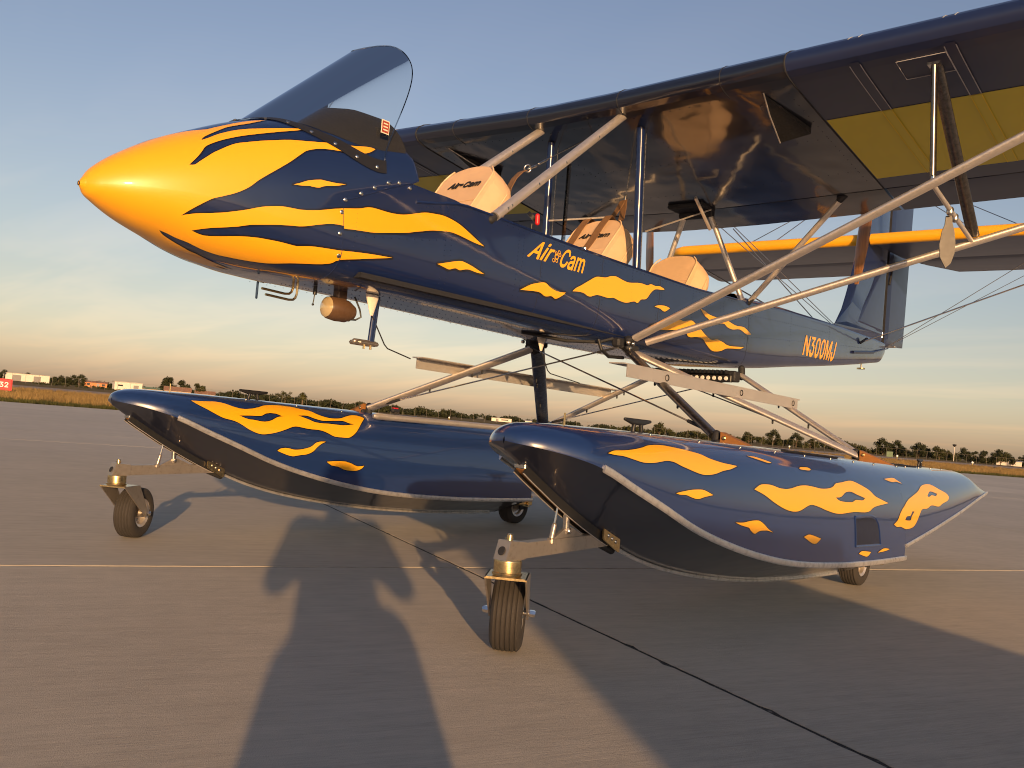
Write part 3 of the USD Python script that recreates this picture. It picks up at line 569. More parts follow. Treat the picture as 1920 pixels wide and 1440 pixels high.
# --- lettering
def letter_skin(text, quad, side, height_cells=1, bold=True, off=.0018, par=None, mat='yellow_skin', squeeze=None):
    """Lettering laid on the port or starboard skin inside the quadrilateral quad (x, a): bottom left, bottom right, top right, top left."""
    t = meshkit.text_mesh(text, 1., .01, bold); v = t.vertices.copy(); f = t.faces
    keep = np.all(v[f][:, :, 2] > .005, 1); v, f = trimesh.remesh.subdivide_to_size(v, f[keep], .12)
    x0, x1 = v[:, 0].min(), v[:, 0].max(); u = (v[:, 0] - x0) / (x1 - x0); w = v[:, 1]
    q = np.array(quad, float); P = (1 - u)[:, None] * (1 - w)[:, None] * q[0] + u[:, None] * (1 - w)[:, None] * q[1] + u[:, None] * w[:, None] * q[2] + (1 - u)[:, None] * w[:, None] * q[3]
    if side > 0:   # reads forwards from the other side too: mirror about the quad's middle
        P[:, 0] = q[:, 0].min() + q[:, 0].max() - P[:, 0]
    X = fus_pt(P[:, 0], P[:, 1], side, off); N = fus_n(P[:, 0], P[:, 1], side)
    fn = np.cross(X[f[:, 1]] - X[f[:, 0]], X[f[:, 2]] - X[f[:, 0]]); flip = (fn * N[f[:, 0]]).sum(1) < 0; f = f.copy(); f[flip] = f[flip][:, ::-1]
    return part('lettering', (X, f), mat, par, normals=N)
def subquad(q, u0, u1, w0=0., w1=1.):
    q = np.array(q, float); L = lambda u, w: (1 - w) * ((1 - u) * q[0] + u * q[1]) + w * ((1 - u) * q[3] + u * q[2])
    return [L(u0, w0), L(u1, w0), L(u1, w1), L(u0, w1)]
for side in (-1, 1):
    letter_skin('Air', subquad(MK['txt'], 0, .37), side, par=FUSP); letter_skin('Cam', subquad(MK['txt'], .535, 1.0, -.02), side, par=FUSP)
    dots = []
    for du, dw, r in ((0, 0, .2), (-.32, .26, .13), (.05, .42, .13), (.36, .22, .13), (.28, -.30, .13), (-.2, -.34, .13)):
        c = sum(np.array(k) for k in subquad(MK['txt'], .45 + du * .11 - .001, .45 + du * .11 + .001, .42 + dw * .7 - .001, .42 + dw * .7 + .001)) / 4
        ring = sg.Point(c[0], c[1] * K).buffer(r * .075)
        dots.append(ring.difference(ring.buffer(-.0035)) if r < .15 else ring.difference(ring.buffer(-.005)))
    q = shapely.union_all(dots)
    z = skin_poly(q, fus_pt, side, .0018); part('paw_emblem', z[:2], 'yellow_skin', FUSP, normals=z[2])
    letter_skin('N300MJ', MK['reg'], side, par=FUSP)

# --- rivets: rows of small domes, one part
def rivets(rows, r=.0032):
    V, F, n = [], [], 0
    a = np.arange(6) / 6 * 2 * np.pi
    for pts, nor in rows:
        for p, N in zip(pts, nor):
            s, u, d = frame(N)
            ring = p + r * (np.cos(a)[:, None] * s + np.sin(a)[:, None] * u)
            V.append(np.vstack([ring, p + d * r * .55])); F.append(np.array([(i, (i + 1) % 6, 6) for i in range(6)]) + n); n += 7
    return np.vstack(V), np.vstack(F)
rows = []
for side in (-1, 1):
    def rrow(x, a): rows.append((fus_pt(x, a, side, .0004), fus_n(x, a, side)))
    xr = np.arange(-.12, 2.6, .038); rrow(xr, np.full(len(xr), -2.5))
    for xf in (-.46, .0, .035, .46, .495, .64, 1.10, 1.14, 1.40, 1.66, 1.70, 2.05, 2.40, 2.44):
        aa = np.linspace(-58, -5, 20); rrow(np.full(20, xf), aa)
    xr = np.arange(-.45, 2.7, .03); rrow(xr, np.full(len(xr), -72.)); rrow(xr, np.full(len(xr), -55.))
    xr = np.arange(-.45, .1, .04); rrow(xr, np.full(len(xr), -24.))
    xr = np.arange(2.7, 6.1, .045); rrow(xr, np.full(len(xr), 15.)); rrow(xr, np.full(len(xr), -35.)); rrow(xr[:40], np.full(40, -14.))
    for xf in (2.78, 2.84, 3.6, 4.5):
        aa = np.linspace(-40, 40, 22); rrow(np.full(22, xf), aa)
for yb in (-.2, -.1, 0., .1, .2):
    xr = np.arange(-.55, 2.7, .04); z = _pch(FUS, xr)[:, 0]; rows.append((np.c_[xr, np.full(len(xr), yb), z - .0005], np.tile([0, 0, -1.], (len(xr), 1))))
tag(part('rivets', rivets(rows), 'blue_side', FUSP, smooth=False), kind='stuff')
# panel seams on the fuselage side: thin dark lines
for side in (-1, 1):
    for xf in (.63, 1.12, 1.68):
        aa = np.linspace(-62, -1, 40); p = fus_pt(np.full(40, xf), aa, side, .0002)
        part('panel_seam', sweep(p, .0011, 5), 'dark', FUSP)
    aa = np.linspace(-60, 60, 40); part('panel_seam', sweep(fus_pt(np.full(40, 2.82), aa, side, .0002), .0011, 5), 'dark', FUSP)

# --- windshield
WB = np.array([(-.34, .312), (-.43, .300), (-.505, .275), (-.58, .235), (-.66, .165), (-.72, .085), (-.785, 0)])
WT = np.array([0, .24, .56, .85, 1.03, 1.07, 1.02])
WBf = np.vstack([WB * [1, -1], WB[-2::-1]]); WTf = np.r_[WT, WT[-2::-1]]
from scipy.interpolate import CubicSpline
s_ = np.r_[0, np.cumsum(np.linalg.norm(np.diff(WBf, axis=0), axis=1))]; ws_x, ws_t = CubicSpline(s_, WBf), CubicSpline(s_, WTf)
def cowl_z(x, y):
    T = _pch(FUS, np.asarray(x)); zm, zt, w, nt_ = T[..., 1], T[..., 2], T[..., 3], T[..., 5]
    return zm + (zt - zm) * np.maximum(1 - (np.abs(y) / w) ** nt_, 0) ** (1 / nt_)
def on_cowl(q, off):
    z = cowl_z(q[:, 0], q[:, 1]); zm = _pch(FUS, q[:, 0])[:, 1]; a = np.degrees(np.arctan2(z - zm, np.abs(q[:, 1])))
    p = fus_pt(q[:, 0], a, 1, 0.); n = fus_n(q[:, 0], a, 1); sg_ = np.where(q[:, 1] < 0, -1, 1); p = p + off * n; p[:, 1] *= sg_; return p
ss = np.linspace(0, s_[-1], 81); bxy = ws_x(ss); bt = np.clip(ws_t(ss), 0.0, None)
base = on_cowl(bxy, .004)
vv = np.linspace(0, 1, 25)
Wp = base[:, None, :] + (vv[None, :, None] * bt[:, None, None]) * np.array([.475, 0, .432])
WS = part('windshield', (Wp.reshape(-1, 3), grid_faces(81, 25)), 'tint', smooth=True)
part('windshield_edge', sweep(Wp[:, -1], .0022, 6), 'clear', WS)
# black flange strip under the windshield with its screws
out = bxy * 1.0; tan_ = np.gradient(bxy, axis=0); no = np.c_[-tan_[:, 1], tan_[:, 0]]; no /= np.linalg.norm(no, axis=1, keepdims=True)
if no[40] @ [-1, 0] < 0: no = -no
st = []
def flange_pt(k, w_, off):
    q = bxy[k]; z = cowl_z(q[:, 0], q[:, 1]); a = np.degrees(np.arctan2(z - _pch(FUS, q[:, 0])[:, 1], np.abs(q[:, 1])))
    x2 = np.minimum(q[:, 0] + no[k][:, 0] * w_, -.332); a2 = a - np.abs(no[k][:, 1]) * w_ / .0044; p = fus_pt(x2, a2, 1, off); p[:, 1] *= np.where(q[:, 1] < 0, -1, 1); return p
al = np.arange(81)
for w_ in np.linspace(-.004, .034, 7):
    st.append(flange_pt(al, w_, .0062))
st = np.array(st); part('windshield_flange', (st.reshape(-1, 3), grid_faces(7, 81)), 'black', WS, smooth=True)
for k in np.linspace(3, 77, 13).astype(int):
    k = np.array([k]); q0 = flange_pt(k, .02, .0062)[0]; part('screw', screw(q0, flange_pt(k, .02, 1.)[0] - flange_pt(k, .02, 0.)[0], .0075, .004), 'steel', WS)
# glare shield: matte black hood inside the windshield
gx = np.linspace(-.74, -.22, 24); gv = np.linspace(-1, 1, 33); G = []
for x in gx:
    hw = np.interp(x, [-.785, -.72, -.66, -.58, -.505, -.43, -.34, -.2], [0, .08, .16, .225, .262, .285, .295, .295])
    y = gv * hw; hz = cowl_z(x, y) + .006 + .085 * np.clip((x + .74) / .4, 0, 1) ** .8 * np.cos(gv * np.pi / 2) ** 1.0
    G.append(np.c_[np.full(33, x), y, hz])
G = np.array(G); GS = part('glare_shield', (G.reshape(-1, 3), grid_faces(24, 33)), 'matte_black', smooth=True)
part('panel_face', trimesh.convex.convex_hull(np.vstack([G[-1] + [.001, 0, 0], G[-1] * [1, 1, 0] + [.01, 0, 1.60]])), 'matte_black', GS)
# compass on the hood
cz = 1.935
CP = part('compass', cat_([lathe([(0, -.042), (.030, -.040), (.034, -.03), (.034, .03), (.030, .042), (0, .044)], 28, axisT((-.475, .0, cz), (1, 0, -.08))), box((-.45, 0, cz - .012), (.075, .058, .05), bevel=.012), box((-.455, 0, cz - .055), (.06, .05, .05), bevel=.006)]), 'black')
part('compass_foot', box((-.45, 0, cz - .088), (.10, .08, .02), bevel=.004), 'black', CP); part('screw', screw((-.495, -.034, cz + .004), (-.3, -1, 0), .004), 'steel', CP)
# small placard on the windshield
def ws_point(side, k, t): return base[k] + t * bt[k] * np.array([.475, 0, .432])
pk = [ws_point(-1, 2, .9), ws_point(-1, 7, .12)]
pc = np.array([-.352, -.3075, 1.815]); 
PLC = part('placard', box(pc, (.040, .0016, .052)), 'sticker_w', WS); part('placard_print', box(pc - [0, .0012, 0], (.033, .001, .044)), 'sticker', PLC)
for dz in (-.012, .0, .012): part('placard_text', box(pc - [0.000, .002, -dz], (.022, .0008, .005)), 'sticker_w', PLC)
# --- seats
def seat(x0, z0, x1, z1, w, text, belts):
    """Reclined back rest from (x0, z0) at the bottom to (x1, z1) on top, half width w."""
    S = thing('seat', parent=PL); up = nrm((x1 - x0, 0, z1 - z0)); fw = nrm((-up[2], 0, up[0]))   # fw: out of the face, forwards and up
    L = math.hypot(x1 - x0, z1 - z0); o = np.array([x0, 0, z0])
    at = lambda y, h, d: o + np.array([0, y, 0]) + up * h + fw * d
    # outline of face and back: rounded top
    def outline(hw, top, r, d):
        pts = [(-hw, -.30)]; 
        for t in np.linspace(0, np.pi / 2, 12): pts.append((-hw + r * (1 - math.cos(t)), top - r + r * math.sin(t)))
        for t in np.linspace(np.pi / 2, 0, 12): pts.append((hw - r * (1 - math.cos(t)), top - r + r * math.sin(t)))
        pts.append((hw, -.30)); return [at(y, h, d) for y, h in pts]
    hullm = trimesh.convex.convex_hull(np.array(outline(w * .72, L * .955, .135, .035) + outline(w * .80, L * .98, .15, .026) + outline(w * .93, L, .18, -.03) + outline(w, L * .985, .19, -.075) + outline(w * .96, L * .96, .19, -.105)))
    m = hullm.subdivide_to_size(.035); m.merge_vertices()
    v = m.vertices; nz = (meshkit.fbm(v * 7., 3, 5) - .5)[:, None] * .010; m.vertices = v + m.vertex_normals * nz
    B = part('backrest', m, 'tan', S, smooth=55)
    for sy in (-1, 1):
        pts = [at(sy * w * .70, h, .037) for h in np.linspace(-.25, L - .11, 14)] + [at(sy * (w * .70 - .10 * (1 - math.cos(t))), L * .965 - .10 + .10 * math.sin(t), .036) for t in np.linspace(.1, .9, 6)]
        part('piping', sweep(pts, .0042, 6), 'tan_pipe', B)
        pts = [at(sy * w * .985, h, -.05) for h in np.linspace(-.25, L - .15, 10)]
        part('piping', sweep(pts, .0042, 6), 'tan_pipe', B)
    part('stitching', sweep([at(y, L * .30, .037) for y in np.linspace(-w * .68, w * .68, 12)], .0022, 5), 'tan_pipe', B)
    part('cushion', hull([(x0 + dx, sy * (w - .05), 1.40) for sy in (-1, 1) for dx in (-.42, -.02)], .05, 2), 'tan', S)
    part('seat_frame', cat_([tube(at(sy * .15, -.28, -.09), at(sy * .15, L * .7, -.12), .011) for sy in (-1, 1)]), 'black', S)
    part('latch', cat_([box(at(-w * .25, .045, .045), (.05, .09, .03), bevel=.006), lathe([(0, 0), (.012, 0), (.012, .03), (0, .03)], 14, axisT(at(-w * .45, .045, .03), fw))]), 'black', S)
    if text:
        t = meshkit.text_mesh('Air', .036, .003, True); t2 = meshkit.text_mesh('Cam', .036, .003, True)
        t.apply_translation((-.082, 0, 0)); t2.apply_translation((.010, 0, 0)); d = trimesh.creation.box((.016, .012, .003)); d.apply_translation((-.006, .02, 0.0015))
        T = np.eye(4); T[:3, 0] = (0, 1, 0); T[:3, 1] = up; T[:3, 2] = fw; T[:3, 3] = at(.0, L * .56, .0385)
        sh = np.eye(4); sh[0, 1] = .28
        T[:3, 0] = (0, -1, 0); m = cat_([t, t2, d]); m.apply_transform(sh); m.apply_transform(T); 
        if np.linalg.det(T[:3, :3]) < 0: m.invert()
        part('lettering', m, 'ink', B, smooth=False)
    if belts:
        for y in (-.035, .105):
            ts = np.linspace(0, 1, 12); pts = [at(y + .03 * (1 - t), -.10 + t * (L + .10), .044 + .006 * math.sin(t * 9)) for t in ts] + [at(y - .0, L + .02, -.02), at(y * .4 + .02, L + .06, -.07)]
            q = np.array(pts); dn = np.array([0, .0235, 0])
            V = np.vstack([q - dn, q + dn, q - dn + fw * .004, q + dn + fw * .004]); n = len(q); F = []
            for i in range(n - 1):
                for a, b in ((2 * n, 3 * n), (n, 0), (0, 2 * n), (3 * n, n)): F += [(a + i, b + i, b + i + 1), (a + i, b + i + 1, a + i + 1)]
            part('belt', (V, np.array(F)), 'belt', S, smooth=60)
            part('buckle', box(at(y + .02, L * .27, .052), (.012, .052, .03), bevel=.004), 'steel', S)
    return S
seat(.30, 1.60, .52, 1.915, .225, True, False); S2 = seat(1.33, 1.58, 1.60, 1.900, .225, True, True); seat(2.25, 1.58, 2.45, 1.862, .225, False, False)

# --- shoulder straps behind the first seat and wires holding them
def ribbon(name, pts, w, wd, mat, parent=None, th=.004):
    q = np.asarray(pts, float); dn = nrm(wd) * w / 2; tq = np.gradient(q, axis=0); nn_ = np.cross(tq, dn); nn_ /= np.linalg.norm(nn_, axis=1, keepdims=True)
    n = len(q); V = np.vstack([q - dn, q + dn, q - dn + nn_ * th, q + dn + nn_ * th]); F = []
    for i in range(n - 1):
        for a, b in ((2 * n, 3 * n), (n, 0), (0, 2 * n), (3 * n, n)): F += [(a + i, b + i, b + i + 1), (a + i, b + i + 1, a + i + 1)]
    return part(name, trimesh.Trimesh(V, F, process=False), mat, parent, smooth=50)
ribbon('shoulder_strap', [(.72, .0, 1.80), (.735, .0, 1.88), (.77, 0, 1.94), (.815, 0, 1.985), (.845, 0, 2.00)], .055, (.35, 1, .1), 'belt')
part('strap_ring', cat_([trimesh.creation.torus(.018, .004).apply_transform(axisT((.865, 0, 2.018), (.4, 1, .3))), hull([(.875, 0, 2.02), (.93, 0, 2.05)], .007, 1), hull([(.95, 0, 2.065), (1.02, 0, 2.11)], .006, 1)]), 'steel')
part('strap_wire', tube((1.0, 0, 2.10), (1.58, 0, 2.455), .0028, 8), 'steel')
ribbon('shoulder_strap', [(1.69, -.03, 1.93), (1.715, -.02, 1.96), (1.74, -.01, 2.02), (1.755, 0, 2.07)], .05, (.3, 1, 0), 'belt'); ribbon('shoulder_strap', [(1.69, .07, 1.93), (1.715, .05, 1.96), (1.745, .03, 2.02), (1.757, .01, 2.07)], .05, (.3, 1, 0), 'belt')
part('strap_wire', cat_([tube((1.76, 0, 2.07), (1.795, 0, 2.31), .0035, 8), hull([(1.76, 0, 2.07), (1.765, 0, 2.10)], .008, 1), trimesh.creation.torus(.014, .004).apply_transform(axisT((1.795, 0, 2.32), (.4, 1, .0)))]), 'steel')
part('push_rod', cat_([tube((1.43, .30, 1.90), (1.60, .02, 1.935), .006, 8), tube((1.85, -.10, 1.90), (2.55, -.13, 2.19), .005, 8)]), 'alu')
LV = part('throttle_lever', cat_([tube((.955, .02, 1.58), (.958, .02, 1.755), .006), box((.955, .02, 1.70), (.05, .06, .05), bevel=.01), lathe([(0, -.012), (.035, -.01), (.035, .01), (0, .012)], 20, axisT((.962, .02, 1.79), (.3, -.6, .7)))]), 'black')
part('lever_knob', hull([(.953, -.02, 1.755), (.951, -.02, 1.792)], .0125, 2), 'red', LV)
part('rear_screen', box((1.335, .1, 1.96), (.034, .004, .46)), 'clear')

# --- cabane struts
for s in (-1, 1):
    C = part('cabane_strut', oval((.29, s * .325, 1.612), (1.352, s * .27, 2.435), .052, .044, (0, 1, 0)), 'alu')
    part('end_fitting', cat_([hull([(.265, s * .325, 1.592), (.32, s * .322, 1.637)], .020, 1), hull([(1.345, s * .27, 2.428), (1.372, s * .268, 2.447)], .020, 1)]), 'dark', C)
    d = nrm((1.062, -s * .055, .823))
    for t in (.06, .085, .26, .45, .70, .93, .955): part('bolt', screw(np.array((.29, s * .325, 1.612)) + t * np.array((1.062, -s * .055, .823)) - np.array((0, .0228, 0)), (0, -1, 0), .0075, .004), 'steel', C)
    P_ = part('cabane_post', tube((1.452, s * .318, 1.59), (1.408, s * .303, 2.37), .0215, 20), 'blue_post')
    part('post_fitting', cat_([hull([(1.395, s * .30, 2.372), (1.36, s * .29, 2.41)], .026, 1), box((1.36, s * .285, 2.41), (.14, .05, .02), bevel=.004)]), 'dark', P_)
    part('bracing_wire', tube((1.50, s * .312, 1.60), (1.47, s * .30, 2.37), .0026, 8), 'steel')
    part('wing_fitting', hull([(1.30, s * .275, 2.452), (1.375, s * .262, 2.462), (1.33, s * .27, 2.40)], .012, 1), 'dark', C)
    # rear pylon
    PY = part('pylon_strut', oval((2.685, s * .325, 1.622), (2.605, s * .085, 2.20), .040, .033, (1, 0, 0)), 'alu')
    part('pylon_strut', oval((2.80, s * .325, 1.635), (2.635, s * .95, 2.215), .040, .033, (1, 0, 0)), 'alu')
    part('end_fitting', cat_([hull([(2.80, s * .315, 1.62), (2.785, s * .37, 1.68)], .016, 1), hull([(2.637, s * .93, 2.20), (2.63, s * .97, 2.235)], .022, 1)]), 'dark', PY)
part('flap_rod', tube((2.22, -.20, 2.18), (2.43, -.20, 2.03), .010, 10), 'alu')
part('pylon_bracket', cat_([box((2.52, 0, 2.205), (.17, .26, .03), bevel=.01), box((2.60, 0, 2.19), (.06, .24, .07), bevel=.01)]), 'dark')

# --- wing
def dih(y): y = np.asarray(y, float); return np.where(y < 0, .024 * np.maximum(-y - .25, 0), .041 * np.maximum(y - .25, 0))
LOW = np.array([(0, .050), (.006, .030), (.022, .013), (.06, .003), (.12, -.001), (.3, -.003), (.6, -.004), (1.0, -.003), (1.405, 0)])
UPP = np.array([(0, .050), (.006, .072), (.022, .096), (.06, .125), (.12, .155), (.22, .185), (.36, .208), (.52, .216), (.75, .205), (1.0, .165), (1.2, .122), (1.405, .075)])
FLPL = np.array([(1.425, .004), (1.5, .000), (1.6, .001), (1.755, .003)]); FLPU = np.array([(1.425, .070), (1.5, .056), (1.6, .036), (1.755, .007)])
def zlow(x, y): return 2.377 - .125 * (x - 1.17) + dih(y)
def fine(c, n):
    s = np.r_[0, np.cumsum(np.linalg.norm(np.diff(c, axis=0), axis=1))]; from scipy.interpolate import PchipInterpolator
    q = np.linspace(0, 1, n) ** 1.0 * s[-1]; q = np.unique(np.r_[q, s[:6]]); return np.c_[np.interp(q, s, PchipInterpolator(s, c[:, 0])(s)) if False else PchipInterpolator(s, c[:, 0])(q), PchipInterpolator(s, c[:, 1])(q)]
sec = np.vstack([fine(UPP, 34)[::-1], fine(LOW, 34)[1:]])
def wing_mesh(sec, ys, flat=1.):
    P = np.array([np.c_[1.17 + sec[:, 0], np.full(len(sec), y), zlow(1.17 + sec[:, 0], y) + sec[:, 1]] for y in ys])
    n, m = P.shape[:2]; V = P.reshape(-1, 3); F = [tuple(x) for x in grid_faces(n, m)]
    for i in range(n - 1): F += [(i * m + m - 1, i * m, (i + 1) * m), (i * m + m - 1, (i + 1) * m, (i + 1) * m + m - 1)]
    for e, fl in ((0, 1), (n - 1, 0)):
        idx = np.arange(m) + e * m; poly = sg.Polygon(sec); v2, f2 = trimesh.creation.triangulate_polygon(poly, engine='earcut')
        y = ys[0] if e == 0 else ys[-1]; b = len(V); V = np.vstack([V, np.c_[1.17 + v2[:, 0], np.full(len(v2), y), zlow(1.17 + v2[:, 0], y) + v2[:, 1]]]); F += [tuple(q + b) for q in f2]
    m_ = trimesh.Trimesh(V, F, process=False); trimesh.repair.fix_normals(m_); return m_
WING = thing('wing', parent=PL)
part('centre_section', wing_mesh(sec, np.r_[-1.200, np.linspace(-1.0, 1.0, 11), 1.200]), 'wing_metal', WING, smooth=40)
fsec = np.vstack([FLPU[::-1], FLPL])
part('trailing_edge', wing_mesh(fsec, np.linspace(-1.195, 1.195, 9)), 'wing_metal', WING, smooth=40)
RIBS = [1.50, 1.885, 2.27, 2.655, 3.04, 3.43, 3.82, 4.21, 4.60, 4.99]
def under(x, y, off=.002): return np.c_[x, y, zlow(np.asarray(x), np.asarray(y)) + np.interp(np.asarray(x) - 1.17, LOW[:, 0], LOW[:, 1]) - off]
for s in (-1, 1):
    ys = s * np.r_[1.203, np.sort(np.r_[np.linspace(1.3, 5.3, 24), 5.42, 5.48])]
    W_ = part('wing_panel', wing_mesh(sec, ys), 'wing_fabric', WING, smooth=40)
    part('aileron', wing_mesh(fsec, s * np.linspace(1.21, 5.40, 10)), 'wing_fabric', WING, smooth=40)
    yy = s * np.linspace(1.212, 5.35, 40); a = under(np.full(40, 1.668), yy); b = under(np.full(40, 2.425), yy); mid = under(np.full(40, 2.05), yy)
    V = np.vstack([a, mid, b]); part('yellow_panel', (V, grid_faces(3, 40)), 'wing_yellow', W_, smooth=True)
    for r in RIBS:
        for dy, w_ in ((0, .042),):
            lo = np.vstack([under(np.linspace(1.20, 1.665, 14), np.full(14, s * r), .0035)]); 
            tp = lambda x0, x1, y0, y1, off, n=14: (np.vstack([under(np.linspace(x0, x1, n), np.full(n, y0), off), under(np.linspace(x0, x1, n), np.full(n, y1), off)]), grid_faces(2, n))
            part('rib_tape', tp(1.22, 1.666, s * (r - .021), s * (r + .021), .0032), 'wing_fabric', W_, smooth=True)
            part('rib_tape', tp(1.670, 2.422, s * (r - .021), s * (r + .021), .0042), 'wing_yellow', W_, smooth=True)
            for e in (-.0225, .0225):
                part('tape_edge', tp(1.235, 1.664, s * (r + e) - .0022, s * (r + e) + .0022, .0050), 'tape_pale', W_, smooth=True)
                part('tape_edge', tp(1.672, 2.42, s * (r + e) - .0022, s * (r + e) + .0022, .0060), 'tape_yellow', W_, smooth=True)
                xs = 1.17 + UPP[2:7, 0]; up_ = np.c_[xs, np.full(5, s * (r + e)), zlow(xs, s * (r + e)) + UPP[2:7, 1] + .001]
                part('tape_edge', sweep(up_, .0016, 5), 'tape_pale', W_)
    # seam between centre section and panel: a raised band round the nose
    ring = [(1.17 + x, s * 1.2015, zlow(1.17 + x, s * 1.2) + z) for x, z in np.vstack([fine(UPP, 30)[::-1], fine(LOW, 30)[1:]])]
    part('gap_strip', sweep(ring, .0045, 6), 'dark', WING)
    r0 = np.array([(1.17 + x, s * .30, zlow(1.17 + x, s * .3) + z + (.002 if z > .04 else -.001)) for x, z in np.vstack([UPP[:5][::-1], LOW[1:5]])]); part('skin_seam', sweep(r0, .002, 5), 'dark', WING)
    r0 = np.array([(1.17 + x, s * .88, zlow(1.17 + x, s * .88) + z + (.001 if z > .04 else -.001)) for x, z in np.vstack([UPP[:5][::-1], LOW[1:5]])]); part('skin_seam', sweep(r0, .002, 5), 'dark', WING)
part('hinge_gap', cat_([box((2.586, y, zlow(2.586, y) + .02), (.014, .42, .03)) for y in np.linspace(-5.2, 5.2, 25)]), 'dark', WING)
# stitched patch round the jury strut
for s in (-1, 1):
    c = [(1.275, 1.66), (1.275, 1.86), (1.43, 1.86), (1.43, 1.66)]
    part('patch_stitch', cat_([sweep(under(np.linspace(c[i][0], c[(i + 1) % 4][0], 8), s * np.linspace(c[i][1], c[(i + 1) % 4][1], 8), .004), .0016, 5) for i in range(4)]), 'tape_pale', WING)
    # scoop under the wing
    sc = np.array([under([x], [s * y], .001)[0] for x, y in ((1.31, 1.045), (1.72, 1.115), (1.72, .955))])
    dn_ = np.array([0, 0, -.05]); sc2 = np.array([sc[0], sc[1], sc[2], sc[1] + dn_ * .6, sc[2] + dn_]); SCP = part('air_scoop', trimesh.convex.convex_hull(sc2), 'matte_black', WING)
    part('scoop_lip', sweep([sc[0], sc[0] * .6 + (sc[2] + dn_) * .4 + [0, -s * .004, -.006], sc[2] + dn_], .0035, 6), 'alu_matte', SCP)
    part('inspection_ring', trimesh.creation.torus(.05, .002).apply_transform(axisT(under([1.45], [s * 1.02], .0015)[0], (0, 0, 1))), 'wing_metal', WING)
rw = []
for x in (1.30, 1.86, 2.30):
    yy = np.arange(-1.15, 1.16, .055); rw.append((under(np.full(len(yy), x), yy, .0006), np.tile([0, 0, -1.], (len(yy), 1))))
for y in (-1.15, -.33, .33, 1.15):
    xx = np.arange(1.3, 2.5, .06); rw.append((under(xx, np.full(len(xx), y), .0006), np.tile([0, 0, -1.], (len(xx), 1))))
tag(part('rivets', rivets(rw, .004), 'wing_metal', WING, smooth=False), kind='stuff')

# --- lift struts and jury struts
for s in (-1, 1):
    F0, F1 = np.array((1.415, s * .34, 1.205)), np.array((1.40, s * 2.84, 2.372)); R0, R1 = np.array((1.50, s * .345, 1.195)), np.array((2.50, s * 3.10, 2.255))
    LS = part('lift_strut', oval(F0 + (F1 - F0) * .012, F1, .064, .036, (1, 0, 0), 24), 'alu'); part('strut_bead', tube(F0 + (F1 - F0) * .05 + [.016, 0, -.0135], F1 + [.016, 0, -.0135], .0022, 6), 'alu_matte', LS)
    LR = part('lift_strut', oval(R0 + (R1 - R0) * .012, R1, .054, .034, (1, 0, 0), 24), 'alu')
    part('strut_fitting', cat_([hull([F0 + [-.02, 0, 0], F0 + (F1 - F0) * .018], .017, 1), hull([F0 + [-.02, s * .0, -.04], F0 + [.06, 0, -.035]], .016, 1)]), 'dark', LS)
    for dx in (-.045, .0): part('bolt', screw(F0 + [dx, s * .02, -.015], (0, s, 0), .011, .008), 'steel', LS)
    JT = np.array((1.352, s * 1.795, float(zlow(1.352, s * 1.795)))); jf = F0 + (F1 - F0) * .585; jr = R0 + (R1 - R0) * .535 + [0, 0, .035]
    J1 = part('jury_strut', oval(JT, jf + [0, 0, .035], .036, .026, (1, 0, 0)), 'alu_anod'); J2 = part('jury_strut', oval(JT + [.025, 0, 0], jr, .056, .032, (0, 1, 0)), 'alu_anod')
    part('fitting', cat_([hull([jf + [0, 0, .04], jf], .010, 1), box(JT + [.01, 0, .0], (.06, .05, .02))]), 'steel', J1)
    a_ = jf + [.02, 0, -.005]; b_ = jr + [-.0, 0, -.035]; JR = part('jury_rod', tube(a_, b_, .0105, 12), 'alu')
    pc = a_ + (b_ - a_) * .44
    part('clamp', cat_([hull([pc + (b_ - a_) * t, pc + (b_ - a_) * t + [0, 0, -.012]], .016, 1) for t in (-.045, .075)]), 'steel', JR)
    # paddle-shaped plate hanging from the rod
    pd = np.array([(-.012, 0), (.014, .0), (.018, -.03), (.030, -.07), (.037, -.12), (.036, -.17), (.022, -.215), (.0, -.235), (-.012, -.215), (-.028, -.185), (-.034, -.13), (-.026, -.07), (-.015, -.04)])
    pl_ = plate(pd, .006, np.array([[.64, 0, .77, pc[0] - .012], [-.76, 0, .64, pc[1] - s * .01], [0.09, 1, 0, pc[2] - .018], [0, 0, 0, 1]])); part('stall_paddle', pl_, 'grey_plate', JR)

